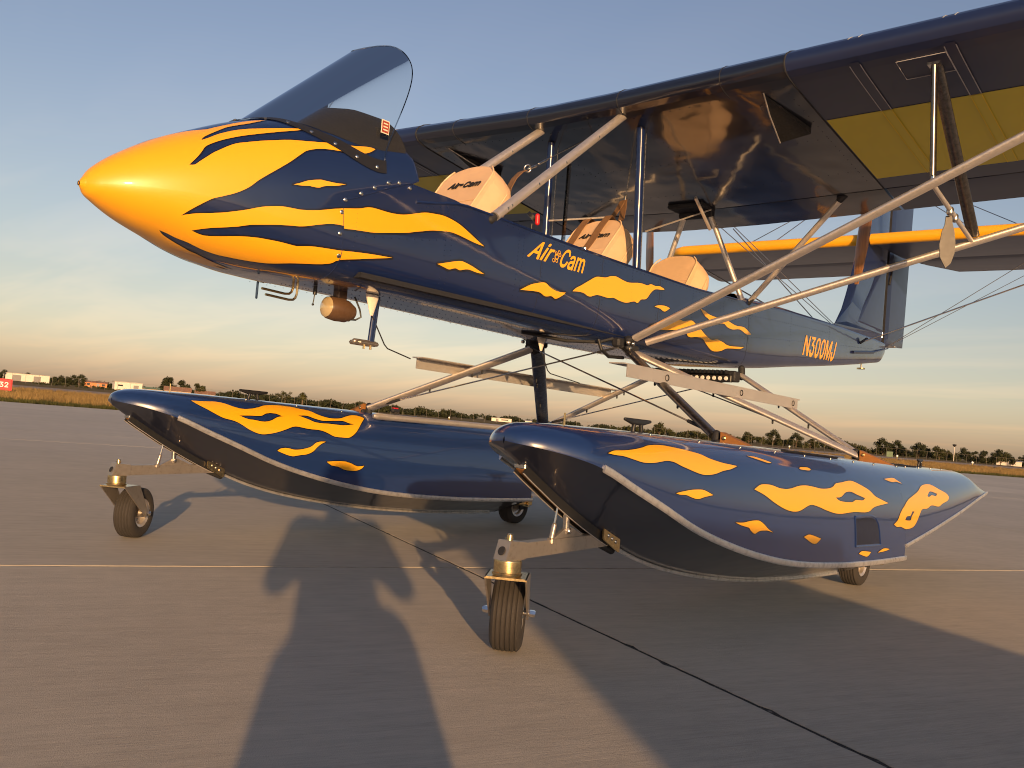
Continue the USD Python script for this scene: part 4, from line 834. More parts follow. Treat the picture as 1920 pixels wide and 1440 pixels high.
# --- fin, rudder, tailplane
def slabfoil(pts, th, name, mat, parent=None, plane='y', off=0., bev=.35):
    """Thin tapered plate from an outline: 'y' = in the x-z plane, 'z' = in the x-y plane (pts in that plane)."""
    p = sg.Polygon(pts); inner = p.buffer(-th * 1.3)
    if inner.geom_type != 'Polygon': inner = max(inner.geoms, key=lambda g: g.area)
    A = np.array(p.exterior.coords)[:-1]; V = []
    for q, h in ((A, .004), (np.array(inner.exterior.coords)[:-1], th / 2)):
        for sgn in (-1, 1): V.append(np.c_[q, np.full(len(q), sgn * h)])
    m = trimesh.convex.convex_hull(np.vstack(V)) if False else None
    def cap(poly, h):
        v, f = trimesh.creation.triangulate_polygon(poly, engine='earcut'); return trimesh.Trimesh(np.c_[v, np.full(len(v), h)], f, process=False)
    ring = p.difference(inner); v, f = trimesh.creation.triangulate_polygon(ring, engine='earcut'); hh = np.where(np.array([inner.exterior.distance(sg.Point(q)) < 1e-6 for q in v]), th / 2, .003)
    parts_ = []
    for sgn in (-1, 1):
        t = cap(inner, sgn * th / 2); t2 = trimesh.Trimesh(np.c_[v, sgn * hh], f, process=False)
        parts_ += [t, t2]
    e = trimesh.creation.extrude_polygon(p, .006, engine='earcut'); e.apply_translation((0, 0, -.003)); parts_.append(e)
    m = cat_(parts_); V = m.vertices
    m.vertices = np.c_[V[:, 0], V[:, 2] + off, V[:, 1]] if plane == 'y' else np.c_[V[:, 0], V[:, 1], V[:, 2] + off]
    m.merge_vertices(); trimesh.repair.fix_normals(m, multibody=True)
    return part(name, m, mat, parent, smooth=25)
FIN = slabfoil([(4.98, 1.755), (5.10, 1.81), (5.20, 1.90), (5.30, 2.08), (5.38, 2.24), (5.46, 2.42), (5.56, 2.64), (5.64, 2.86), (5.72, 3.10), (5.80, 3.34), (5.92, 3.44), (6.30, 3.46), (6.295, 1.76)], .07, 'fin', 'blue')
FP = slabfoil([(5.42, 1.785), (5.40, 1.84), (5.50, 1.98), (5.62, 2.16), (5.80, 2.36), (5.98, 2.62), (6.285, 2.66), (6.285, 1.775)], .086, 'fin_skin_panel', 'wing_fabric', FIN)
RUD = slabfoil([(6.305, 1.775), (6.33, 3.48), (6.60, 3.50), (6.90, 3.42), (6.985, 3.26), (6.925, 1.80), (6.40, 1.755)], .06, 'rudder', 'wing_fabric')
part('rudder_hinge', cat_([tube((6.30, 0, z), (6.30, 0, z + .05), .012, 10) for z in (1.83, 2.5, 3.2)]), 'steel', RUD)
part('hinge_gap', box((6.300, 0, 2.6), (.008, .05, 1.65)), 'dark', RUD)
zs = 2.66
for s in (-1, 1):
    ST = slabfoil([(5.72, s * .0), (5.70, s * 1.90), (5.80, s * 2.06), (5.95, s * 2.10), (6.62, s * 2.22), (6.60, s * .06)], .06, 'tailplane', 'wing_fabric', plane='z', off=zs)
    LEm = part('leading_edge', sweep([(5.70, s * .05, zs), (5.68, s * 1.0, zs), (5.68, s * 1.88, zs), (5.72, s * 1.98, zs), (5.80, s * 2.07, zs), (5.95, s * 2.11, zs), (6.62, s * 2.23, zs)], [.052, .052, .050, .044, .03, .018, .014], 14, ell=.85), 'yellow_skin', ST)
    slabfoil([(6.635, s * .10), (6.64, s * 2.23), (7.36, s * 2.36), (7.42, s * 2.28), (7.36, s * .36), (6.90, s * .14)], .045, 'elevator', 'wing_fabric', ST, plane='z', off=zs)
    xs_ = np.arange(.3, 1.9, .09); part('rivets', rivets([(np.c_[np.full(len(xs_), 5.735), s * xs_, np.full(len(xs_), zs - .034)], np.tile([0, 0, -1.], (len(xs_), 1)))], .005), 'alu_matte', ST, smooth=False)
    part('tailplane_strut', tube((6.33, s * .03, 2.35), (6.45, s * .02, 2.63), .01), 'dark', ST)

# --- engines and propellers
for s in (-1, 1):
    EN = part('engine_nacelle', hull([(2.15, s * .87, 2.56), (2.4, s * .87, 2.60), (2.8, s * .87, 2.66), (3.15, s * .87, 2.72)], [.08, .13, .14, .10], 3), 'blue'); part('engine_mount', hull([(2.2, s * .87, 2.45), (2.6, s * .87, 2.38)], .06, 2), 'wing_metal', EN)
    PR = part('propeller', lathe([(0, .10), (.03, .09), (.06, .05), (.075, 0), (.075, -.06), (0, -.06)], 24, axisT((3.36, s * .87, 2.76), (1, 0, 0))), 'black')
    ang0 = math.radians(4.5 if s < 0 else -4.5 + 0)
    for k in range(3):
        an = ang0 + k * 2 * np.pi / 3; rad = np.array([0, -math.sin(an) * (-1), -math.cos(an)]); tan2 = np.cross((1, 0, 0), rad); ax = np.array([1., 0, 0])
        V = []; R_ = np.linspace(.05, .94, 26)
        for r in R_:
            c_ = np.interp(r, [.05, .2, .45, .7, .88, .94], [.05, .085, .125, .105, .062, .03]); tw = math.radians(np.interp(r, [.05, .94], [48, 14])); th_ = np.interp(r, [.05, .3, .94], [.03, .018, .006])
            u_ = tan2 * math.cos(tw) + ax * math.sin(tw) * (1); n_ = np.cross(rad, u_)
            t_ = np.arange(14) / 14 * 2 * np.pi; V.append(np.array((3.36, s * .87, 2.76)) + rad * r + (np.cos(t_)[:, None] * u_ * c_ / 2 + np.sin(t_)[:, None] * n_ * th_ / 2))
        V = np.array(V); n_, m_ = V.shape[:2]; F = []
        for i in range(n_ - 1):
            for j in range(m_): F += [(i * m_ + j, i * m_ + (j + 1) % m_, (i + 1) * m_ + (j + 1) % m_), (i * m_ + j, (i + 1) * m_ + (j + 1) % m_, (i + 1) * m_ + j)]
        V2 = np.vstack([V.reshape(-1, 3), V[-1].mean(0)]); F += [((n_ - 1) * m_ + j, (n_ - 1) * m_ + (j + 1) % m_, len(V2) - 1) for j in range(m_)]
        bm = trimesh.Trimesh(V2, F, process=False); trimesh.repair.fix_normals(bm)
        part('blade', bm, 'wood', PR, smooth=40)

# --- control and bracing wires of the tail
for a, b, r in (((3.12, 0, 2.20), (4.686, 0, 1.765), .004), ((3.0, -.05, 2.20), (5.02, -.02, 1.79), .003), ((3.0, .05, 2.20), (5.06, .02, 1.80), .003), ((5.40, -.13, 1.68), (6.30, -2.05, 2.63), .007), ((5.40, .13, 1.68), (6.30, 2.05, 2.63), .007),
                ((6.36, -.02, 1.74), (6.45, -1.30, 2.63), .003), ((6.36, -.02, 1.74), (6.9, -1.30, 2.63), .003), ((5.72, -.9, 2.70), (5.80, 0, 3.34), .004), ((5.72, .9, 2.70), (5.80, 0, 3.34), .004), ((5.85, -1.3, 2.70), (6.1, 0, 3.42), .004), ((5.85, 1.3, 2.70), (6.1, 0, 3.42), .004)):
    part('tail_wire', tube(a, b, r, 6), 'steel')
part('wire_fork', hull([(5.37, -.135, 1.672), (5.44, -.16, 1.715)], .012, 1), 'dark')
part('rudder_cable_guide', cat_([oval((5.16, -.15, 1.565), (5.75, -.12, 1.63), .026, .02, (0, 0, 1)), tube((5.75, -.12, 1.63), (6.32, -.06, 1.73), .006)]), 'wing_fabric')
part('rudder_horn', box((6.33, 0, 1.745), (.05, .26, .012), bevel=.003), 'steel')
part('tail_tiedown', cat_([tube((5.80, 0, 1.54), (5.80, 0, 1.485), .006), lathe([(0, -.006), (.036, -.006), (.036, .006), (0, .006)], 20, axisT((5.80, 0, 1.483), (0, 0, 1)))]), 'brass')
# --- under the nose
part('tow_loop', sweep([(-.625 + .012 * math.sin(t) , .03 + .018 * math.sin(t) , 1.178 - .030 * (1 - math.cos(t))) for t in np.linspace(0, 2 * np.pi, 18)], .0045, 8), 'rope')
for k, (dy, dz) in enumerate(((0, 0), (.028, .024))):
    pts = [(-.50, -.05 + dy, 1.20), (-.50, -.05 + dy, 1.15 + dz), (-.505, -.05 + dy, 1.135 + dz), (-.515, -.05 + dy, 1.126 + dz), (-.535, -.05 + dy, 1.123 + dz), (-.64, -.05 + dy, 1.127 + dz)]
    part('pitot_tube', sweep(pts, .0048, 10), 'brass')
part('probe', cat_([tube((-.40, -.03, 1.20), (-.40, -.03, 1.165), .008), tube((-.40, -.03, 1.17), (-.405, -.03, 1.125), .0022, 6), ball((-.405, -.03, 1.125), .005, 1)]), 'black')
LL = part('landing_light', cat_([lathe([(0, -.055), (.035, -.05), (.047, -.035), (.050, 0), (.046, .05), (.030, .085), (0, .095)], 30, axisT((-.265, 0, 1.128), (1, 0, -.05))), box((-.25, 0, 1.185), (.05, .04, .05), bevel=.006)]), 'lamp_brown')
part('lens', lathe([(0, -.012), (.030, -.006), (.042, .004), (0, .006)], 28, axisT((-.318, 0, 1.131), (1, 0, -.05))), 'lens', LL); part('cable', sweep([(-.19, -.02, 1.19), (-.165, -.03, 1.14), (-.155, -.03, 1.11), (-.175, -.02, 1.095), (-.20, -.01, 1.094)], .004, 8), 'black', LL)
part('connector', hull([(-.205, -.01, 1.095), (-.235, -.005, 1.096)], .011, 2), 'brass', LL)
def fairing_mast(x, y, z, L, whip):
    sec_ = lambda k, zz, dx: [(x + dx + k * .034 * math.cos(t), y + k * .014 * math.sin(t), zz) for t in np.linspace(0, 2 * np.pi, 20, endpoint=False)]
    A = part('antenna', trimesh.convex.convex_hull(np.array(sec_(1, z, 0) + sec_(.94, z - .012, .002) + sec_(.22, z - L, .006))), 'white', smooth=50)
    part('whip', sweep(whip, .0028, 8), 'dark', A)
fairing_mast(-.165, -.10, 1.20, .085, [(-.158, -.10, 1.118), (-.075, -.10, 1.005), (-.055, -.10, .99), (.08, -.10, .962)])
fairing_mast(1.09, .0, 1.185, .075, [(1.098, 0, 1.112), (1.165, 0, 1.015), (1.19, 0, 1.0), (1.46, 0, .972)])
SP = part('boarding_step', oval((-.125, -.085, 1.20), (-.15, -.10, 1.005), .034, .020, (1, 0, 0)), 'blue')
part('foot_pad', cat_([hull([(-.235, -.10, 1.0), (-.13, -.10, 1.0)], .012, 2), box((-.185, -.10, .997), (.11, .075, .018), bevel=.008)]), 'gear', SP)
for dx in (-.21, -.175): part('bolt', tube((dx, -.13, .99), (dx, -.13, .972), .005, 8), 'brass', SP)
part('drain_hose', sweep([(.9, -.02, 1.185), (1.1, -.16, 1.165), (1.22, -.28, 1.175), (1.27, -.33, 1.20)], .009, 10), 'black')
part('drain_hose', sweep([(1.18, -.30, 1.185), (1.20, -.31, 1.135), (1.27, -.31, 1.105), (1.42, -.30, 1.115)], .009, 10), 'black')
# light bar under the fuselage
LB = thing('light_bar', parent=PL)
part('housing', cat_([box((2.70, .02, 1.118), (.035, .62, .046), bevel=.005), box((2.715, .02, 1.146), (.03, .62, .008))]), 'black', LB)
for k in range(14): part('lamp', lathe([(0, .006), (.011, .005), (.0145, 0), (.0145, -.004), (0, -.004)], 14, axisT((2.681, -.255 + k * .042, 1.118), (-1, 0, 0))), 'lamp', LB)
part('bracket', cat_([box((2.735, -.285, 1.135), (.08, .05, .07), bevel=.008), box((2.735, .325, 1.135), (.08, .05, .07), bevel=.008)]), 'dark', LB)
part('cooling_fins', cat_([box((2.65 - .0 + .02, y, 1.158), (.07, .006, .022)) for y in np.arange(-.27, .31, .03)]), 'black', LB)

# --- float struts
AB, CT = (1.42, .325, 1.155), (2.80, .300, 1.150)
FA, FB = (.935, 1.13, .735), (2.62, 1.13, .708)
for s in (-1, 1):
    m_ = lambda p: np.array(p) * [1, s, 1]
    A_ = part('float_strut', oval(m_(AB), m_(FA), .080, .034, (1, 0, 0), 26), 'alu_anod' if s < 0 else 'alu')
    B_ = part('float_strut', oval(m_(AB) + [.05, 0, -.005], m_(FB) + [-.02, 0, 0], .085, .034, (1, 0, 0), 26), 'alu' if s < 0 else 'alu_anod'); C_ = part('float_strut', oval(m_(CT), m_(FB) + [.02, 0, .005], .062, .034, (1, 0, 0), 26), 'alu')
    for P0, P1, par in ((AB, FA, A_), (AB, FB, B_), (CT, FB, C_)):
        for t in (.30, .36, .62):
            q = m_(P0) + (m_(P1) - m_(P0)) * t; part('bolt', hull([q + [0, 0, -.018], q + [0, 0, -.036]], .0055, 1), 'dark', par)
    part('strut_fitting', cat_([hull([m_(AB) + [0, 0, .055], m_(AB) + [.02, 0, -.01]], .024, 1), hull([m_(AB) + [-.03, -s * .02, .02], m_(AB) + [.06, -s * .02, .02]], .017, 1), box(m_(AB) + [.0, -s * .03, .035], (.16, .05, .05), bevel=.01)]), 'dark', A_)
    part('bolt', screw(m_(AB) + [-.02, s * .02, .01], (0, s, 0), .012, .012), 'steel', A_)
    part('strut_fitting', hull([m_(CT) + [0, 0, .045], m_(CT) + [.01, 0, -.01]], .022, 1), 'dark', C_)
    for F_, par in ((FA, A_), (FB, B_)):
        f_ = m_(F_)
        part('foot_fitting', cat_([hull([f_ + [0, 0, .012], f_ + [0, 0, -.03]], .021, 1), hull([f_ + [-.03, s * .02, -.02], f_ + [.03, s * .02, -.02]], .012, 1)]), 'dark', par)
        g = np.array([f_ + [-.024, s * .03, .025], f_ + [.024, s * .03, .025], f_ + [-.024, s * .03, -.04], f_ + [.024, s * .03, -.04], f_ + [-.016, s * .235, -.050], f_ + [.016, s * .235, -.050], f_ + [-.016, s * .235, -.062], f_ + [.016, s * .235, -.062]])
        G_ = part('gusset', trimesh.convex.convex_hull(g), 'gusset'); part('bolt', screw(f_ + [-.026, s * .05, .0], (-1, 0, 0), .009, .006), 'brass', G_); part('bolt', ball(f_ + [-.0, s * .225, -.048], .009, 1), 'steel', G_)
    # step beam: an angle section along the struts
    y0 = s * .69; Z0, Z1 = 1.038, 1.014; x0_, x1_ = .868, 2.79
    web = [np.array((x, y0 + s * dy, z + h)) for x, z in ((x0_, Z0), (x1_, Z1)) for dy in (0, .005) for h in (0, -.062)]
    fl_ = [np.array((x + dx, y0 - s * dy, z + dz)) for x, z, dx in ((x0_, Z0, -.03), (x1_, Z1, .03)) for dy in (-.006, .078) for dz in (.001, -.005)]
    BM = part('step_beam', cat_([trimesh.convex.convex_hull(np.array(web)), trimesh.convex.convex_hull(np.array(fl_))]), 'alu_matte')
    for x in (1.22, 2.02, 2.72): part('bolt', lathe([(.012, .0), (.017, .003), (.017, 0), (.012, 0)], 16, axisT((x, y0 + s * .006, Z0 - .031 - (x - .87) * .0125), (0, s, 0))), 'dark', BM)
    part('spray_rail', sweep([(.875, s * (FW - .205), .692), (.90, s * (FW - .212), .692), (2.75, s * (FW - .218), .672)], [.012, .019, .019], 14), 'alu')
# cross wires between the floats
for a, b in (((1.36, -.31, 1.165), (.96, 1.10, .755)), ((1.36, .31, 1.165), (.96, -1.10, .755)), ((2.78, -.29, 1.13), (2.60, 1.10, .735)), ((2.78, .29, 1.13), (2.60, -1.10, .735))):
    WX = part('cross_wire', tube(a, b, .0042, 8), 'steel'); a, b = np.array(a), np.array(b); d = nrm(b - a)
    part('turnbuckle', cat_([hull([b - d * .05, b - d * .16], .0085, 1), hull([a + d * .03, a + d * .12], .0065, 1)]), 'dark', WX)

# --- floats
def loft_bottom(tab, xs):
    V = []
    for x in xs:
        zk, _, zd, b, n_, zc = _pch(tab, x); b = float(flt_pt(x, chine_a(x), 1)[1]); t = np.linspace(-1, 1, 17); a = np.abs(t)
        V.append(np.c_[np.full(17, x), t * b, zk + (zc - zk) * (a ** .92)])
    V = np.array(V); m = trimesh.Trimesh(V.reshape(-1, 3), grid_faces(len(xs), 17), process=False)
    if m.face_normals[:, 2].mean() > 0: m.invert()
    return m
def section_cap(tab, x, flip):
    zk, zc, zd, b, n_, zh = _pch(tab, x); a = np.linspace(math.radians(float(chine_a(x))), np.pi / 2, 20); y, z = sup(a, b, zd - zc, n_)
    up = np.c_[y, zc + z]; ring = np.vstack([[(0, zk)], up, (up * [-1, 1])[::-1]]); v, f = trimesh.creation.triangulate_polygon(sg.Polygon(ring), engine='earcut')
    return trimesh.Trimesh(np.c_[np.full(len(v), x), v], f, process=False)
xs_fore = np.unique(np.r_[-.566 + .566 * np.linspace(0, 1, 22) ** 2.2, np.linspace(0, 2.2495, 34)]); xs_aft = np.linspace(2.2506, 4.42, 30)
def make_float(s, marks_of):
    F_ = thing('float', loc=(0, s * FW, 0), parent=PL)
    A = np.r_[np.linspace(0, 60, 22), np.linspace(63, 90, 14)]
    for nm, xs in (('hull', xs_fore), ('afterbody', xs_aft)):
        v, f, nn = skin(flt_pt, xs, lambda x: chine_a(x) + (90 - chine_a(x)) * A / 90.); H = part(nm, (v, f), 'blue_float', F_, normals=nn)
        if nm == 'hull': HULL = H
    BT = part('bottom', loft_bottom(FLT, xs_fore), 'float_bottom', F_, smooth=40); part('after_bottom', loft_bottom(FLA, xs_aft), 'float_bottom', F_, smooth=40)
    part('step_face', section_cap(FLT, 2.2496, 0), 'float_bottom', F_, smooth=False); part('transom', section_cap(FLA, 4.42, 0), 'blue_float', F_, smooth=False)
    for e in (-1, 1):
        xs = np.linspace(-.335, 2.249, 60); p = flt_pt(xs, chine_a(xs), e) + [0, e * .003, .001]; p = np.vstack([p, p[-1] + [.014, 0, 0]])
        part('chine_strip', sweep(p, .0125, 8, ell=.42, up=(0, 0, 1)), 'strip', F_)
        xs = np.linspace(2.256, 4.42, 30); p = flt_pt(xs, chine_a(xs), e) + [0, e * .003, .001]
        part('chine_strip', sweep(p, .0105, 8, ell=.42), 'strip', F_)
        xs = np.linspace(3.30, 3.9, 12); p = flt_pt(xs, np.full(12, 66.), e, .001); part('deck_edge', sweep(p, .003, 6), 'alu_matte', F_)
        # markings of the outboard and inboard sides
        for k, (outer, holes) in marks_of(e).items():
            q = spoly(outer, holes)
            for nm, qq, off in (('flame_outline', q.buffer(.0042), .0007), ('flame_marking', q, .0014)):
                z = skin_poly(qq, flt_pt, e, off, cell=.03)
                if z is not None: part(nm, z[:2], 'yellow_skin' if nm == 'flame_marking' else 'outline', F_, normals=z[2])
    xs = np.linspace(.02, 2.19, 50); T = _pch(FLT, xs); part('keel_strip', sweep(np.c_[xs, xs * 0, T[:, 0] - .003], .0075, 8), 'strip', F_)
    # skid channel on the bow
    xs = np.linspace(-.475, .0, 24); T = _pch(FLT, xs); k = np.c_[xs, xs * 0, T[:, 0]]; tg = np.gradient(k, axis=0); tg /= np.linalg.norm(tg, axis=1, keepdims=True); dn = np.c_[tg[:, 2], xs * 0, -tg[:, 0]]; dn *= np.sign(-dn[:, 2:3])
    def rail(y, d0, d1, w):
        V = np.vstack([k + dn * d0 + [0, y - w, 0], k + dn * d1 + [0, y - w, 0], k + dn * d1 + [0, y + w, 0], k + dn * d0 + [0, y + w, 0]]); n = len(k); F = []
        for a in range(4):
            b = (a + 1) % 4
            for i in range(n - 1): F += [(a * n + i, a * n + i + 1, b * n + i + 1), (a * n + i, b * n + i + 1, b * n + i)]
        F += [(0, n, 2 * n), (0, 2 * n, 3 * n), (n - 1, 3 * n - 1, 2 * n - 1), (n - 1, 4 * n - 1, 3 * n - 1)]
        m = trimesh.Trimesh(V, F, process=False); trimesh.repair.fix_normals(m); return m
    SK = part('skid_channel', rail(0, -.006, .008, .017), 'gusset', F_)
    for e in (-1, 1): part('skid_side', rail(e * .0185, -.014, .019, .0018), 'black', SK); part('skid_edge', rail(e * .0185, .0192, .0212, .0022), 'alu_matte', SK)
    part('skid_end', cat_([box((-.478, 0, .598), (.012, .046, .016), bevel=.003)] + [ball((-.480, e * .018, .600), .005, 1) for e in (-1, 1)]), 'steel', SK)
    # hinge bracket of the nose gear arm
    for e in (-1, 1):
        HB = part('hinge_bracket', plate(shapely.geometry.box(-.048, -.019, .048, .019).buffer(.010).exterior.coords[:-1], .006, np.array([[.88, 0, 0, .0], [0, 0, -1, e * .031], [-.45, .89, 0, .362], [0, 0, 0, 1.]])), 'brass', F_)
        for dx in (-.026, .0, .026): part('bolt', screw((.0 + dx * .88, e * .034, .362 - dx * .45), (0, e, 0), .0065, .005), 'steel', HB)
    part('keel_shoe', hull([(-.035, 0, .345), (.05, 0, .315)], .014, 1), 'matte_black', F_)
    # deck fittings
    def cleat(x, y, L=.085):
        z = float(flt_pt(x, 86., 1)[2]); C = part('cleat', cat_([hull([(x - L, y, z + .046), (x - L * .4, y, z + .036), (x + L * .4, y, z + .036), (x + L, y, z + .044)], [.006, .009, .009, .006], 1), hull([(x - .022, y, z + .033), (x - .03, y, z - .0)], .008, 1), hull([(x + .022, y, z + .033), (x + .03, y, z)], .008, 1), box((x, y, z + .002), (.10, .035, .006), bevel=.002)]), 'black', F_)
    cleat(.235, .05); cleat(3.72, .06, .05)
    part('filler_post', tube((-.277, 0, .725), (-.277, 0, .772), .0035, 8), 'brass', F_)
    for x in (1.35, 3.05): part('hatch_cover', lathe([(0, .006), (.062, .005), (.070, 0), (.070, -.01), (0, -.01)], 30, axisT((x, .02, float(flt_pt(x, 88., 1)[2])), (0, 0, 1))), 'black', F_)
    for e in (-1, 1):
        for a_, b_ in ((1.15, 1.75), (2.72, 3.1)):
            xs = np.linspace(a_, b_, 10); p = flt_pt(xs, np.full(10, 76.), e, .0015); part('deck_tread', sweep(p, .006, 6, ell=2.5), 'matte_black', F_)
    for x in np.r_[np.arange(.1, 2.2, .3), np.arange(2.8, 3.9, .3)]: part('deck_screw', ball(flt_pt(x, 72., -1, .001), .0055, 1), 'steel', F_)
    # retraction niche in the outboard side
    for e in (s,):
        q = spoly(MK['near']['hatch']).buffer(.012).buffer(-.0); rim = q.difference(spoly(MK['near']['hatch']).buffer(.002))
        z = skin_poly(q, flt_pt, e, .0006, cell=.03); N_ = part('niche_rim', z[:2], 'blue_float', F_, normals=z[2])
        z = skin_poly(spoly(MK['near']['hatch']).buffer(-.002), flt_pt, e, .0015, cell=.03); part('niche_window', z[:2], 'niche', N_, normals=z[2])
        edge = np.array(spoly(MK['near']['hatch']).buffer(.006).exterior.coords); p = flt_pt(edge[:, 0], edge[:, 1] / K, e, .001)
        part('niche_lip', sweep(p[:-1:2], .0042, 6, closed=True), 'blue_float', N_)
    # small bulge beside the main wheel (retraction pivot)
    part('wheel_pivot', cat_([box((2.40, -.12, .175), (.10, .05, .06), bevel=.008), box((2.44, -.155, .18), (.04, .02, .07), bevel=.004), tube((2.37, -.15, .145), (2.45, -.15, .135), .004, 8)]), 'brass', F_)
    part('water_rudder', hull([(2.30, -.0, .27), (2.42, 0, .27)], .028, 2), 'black', F_)
    return F_
NEARM = lambda d: {'big': (d['big'], [d['bighole']]), 'P': (d['P'], [d['Ph1'], d['Ph2']]), **{k: (d[k], []) for k in ('1', '2', '3', 'thin', 'sr', 'st', 'sm', 'l1', 'l2')}}
FARM = lambda d: {'big': (d['big'], [d['hole1'], d['hole2']]), 's1': (d['s1'], []), 's2': (d['s2'], [])}
M['niche'] = plain('dark_niche_gloss', (.006, .009, .025), .12)
make_float(-1, lambda e: NEARM(MK['near']) if e < 0 else FARM(MK['far']))
make_float(1, lambda e: FARM(MK['far']) if e < 0 else NEARM(MK['near']))

# --- wheels
def tyre_profile(R, W, grooves):
    h = W / 2; pts = [(R * .55, -h * .72), (R * .60, -h * .92), (R * .72, -h), (R * .84, -h * .98), (R * .93, -h * .86)]
    for y in np.linspace(-h * .74, h * .74, grooves * 4 + 1):
        i = int(round((y + h * .74) / (h * 1.48) * grooves * 4)); r = R * (1 - .035 * (abs(y) / h) ** 2.2)
        pts.append((r - (.0042 if i % 4 == 2 else 0), y)); 
        if i % 4 in (1, 3): pts[-1] = (r, y)
    return pts + [(R * .93, h * .86), (R * .84, h * .98), (R * .72, h), (R * .60, h * .92), (R * .55, h * .72)]
def wheel(parent, c, ax, R, W):
    T = axisT(c, ax)
    part('tyre', lathe(tyre_profile(R, W, 5), 64, T), 'rubber', parent, smooth=28)
    h = W / 2
    RM = part('rim', lathe([(R * .30, -h * .2), (R * .42, -h * .3), (R * .46, -h * .74), (R * .56, -h * .86), (R * .575, -h * .80), (R * .55, -h * .5), (R * .55, h * .5), (R * .575, h * .80), (R * .56, h * .86), (R * .46, h * .74), (R * .42, h * .3), (R * .30, h * .2), (R * .30, -h * .2)], 48, T), 'alu', parent, smooth=40)
    HB = part('hub', lathe([(0, -h * .85), (R * .15, -h * .85), (R * .19, -h * .3), (R * .32, -h * .22), (R * .32, h * .22), (R * .19, h * .3), (R * .15, h * .85), (0, h * .85)], 30, T), 'gear', parent)
    s_, u_, d_ = frame(ax)
    for k in range(5):
        an = k * 2 * np.pi / 5; q = np.array(c) + (math.cos(an) * s_ + math.sin(an) * u_) * R * .31
        for e in (-1, 1): part('lug', lathe([(0, .008), (.006, .006), (.008, 0), (.008, -.01)], 8, axisT(q + d_ * e * h * .24, d_ * e)), 'steel', HB)
        q2 = np.array(c) + (math.cos(an + .6) * s_ + math.sin(an + .6) * u_) * R * .38
        part('spoke', hull([np.array(c) + (math.cos(an + .6) * s_ + math.sin(an + .6) * u_) * R * .18, q2], [.010, .007], 1), 'gear', HB)
HEAD = math.radians(35.)
for s in (-1, 1):
    NW = thing('nose_wheel', loc=(0, s * FW, 0), parent=PL)
    R_, W_ = .124, .102; piv = np.array([-.5, 0, .30]); tr = np.array([math.cos(HEAD), math.sin(HEAD), 0]); ax = np.array([math.sin(HEAD), -math.cos(HEAD), 0]); c = np.array([-.5, 0, R_]) + tr * .195
    wheel(NW, c, ax, R_, W_)
    # fork: crown plate and two tapering legs
    up = np.array([0, 0, 1.]); crown = piv - up * .032
    cr = trimesh.convex.convex_hull(np.array([crown + ax * e * .063 + tr * t + up * z for e in (-1, 1) for t in (-.035, .10) for z in (0, -.007)]))
    FK = part('fork', cr, 'brass', NW)
    for e in (-1, 1):
        a0 = crown + ax * e * .0615; q = [a0 - tr * .040 + up * .0, a0 + tr * .105, c + ax * e * .0615 + tr * .022, c + ax * e * .0615 - up * .022, c + ax * e * .0615 - tr * .022]
        leg = trimesh.convex.convex_hull(np.vstack([np.array(q) - ax * .0028, np.array(q) + ax * .0028])); part('fork_leg', leg, 'gear', FK)
        part('axle_nut', lathe([(0, .020), (.008, .020), (.012, .015), (.012, .0)], 6, axisT(c + ax * e * .066, ax * e)), 'chrome', FK)
    part('axle', tube(c - ax * .07, c + ax * .07, .009, 12), 'steel', FK)
    part('swivel', lathe([(0, -.030), (.043, -.030), (.046, -.025), (.046, -.020), (.042, -.018), (.042, .014), (.040, .018), (0, .018)], 40, axisT(piv, up)), 'brass', NW)
    part('king_pin', cat_([lathe([(0, .060), (.006, .060), (.009, .055), (.0095, .03), (.013, .028), (.013, .018), (.018, .016), (.018, .0), (0, 0)], 18, axisT(piv + up * .034, up)), tube(piv + up * .080 - ax * .014, piv + up * .080 + ax * .012, .0018, 6)]), 'brass', NW)
    # head block and arm
    hb = trimesh.convex.convex_hull(np.array([(-.5 + x, y, .318 + z) for x, z in ((-.040, 0), (.05, 0), (-.022, .058), (.05, .052)) for y in (-.025, .025)])); part('head_block', hb, 'gear', NW)
    part('lightening_hole', lathe([(0, .002), (.012, .002), (.014, .0), (0, 0)], 18, axisT((-.5335, 0, .345), (-.92, 0, .35))), 'dark', NW)
    AM = part('swing_arm', trimesh.convex.convex_hull(np.array([(x, y, z) for x, z in ((-.47, .318), (-.47, .366), (.0, .335), (.0, .378)) for y in (-.018, .018)])), 'gear', NW)
    ptri = plate([(-.09, 0), (.10, 0), (.012, .038), (-.012, .038)], .012, np.array([[1, 0, 0, -.215], [0, 0, -1, -.0], [.03, 1, 0, .366], [0, 0, 0, 1.]])); part('lug_plate', ptri, 'gear', AM)
    part('shock_rod', tube((-.22, 0, .385), (-.225, 0, .475), .0115, 14), 'steel', NW); part('bolt', screw((-.22, -.012, .393), (0, -1, 0), .010, .008), 'steel', NW)
    CB = part('retract_cable', tube((-.312, -.012, .36), (-.285, -.012, .505), .0034, 8), 'steel', NW); part('turnbuckle', cat_([hull([(-.310, -.012, .375), (-.301, -.012, .415)], .0085, 1), box((-.313, -.012, .366), (.018, .024, .018), bevel=.003)]), 'gear', CB)
    MW = thing('main_wheel', loc=(0, s * FW, 0), parent=PL)
    wheel(MW, (2.45, .0, .122), (0, 1, 0), .122, .105)
    part('axle_fork', cat_([box((2.47, e * .062, .17), (.06, .012, .13), bevel=.004) for e in (-1, 1)]), 'dark', MW)
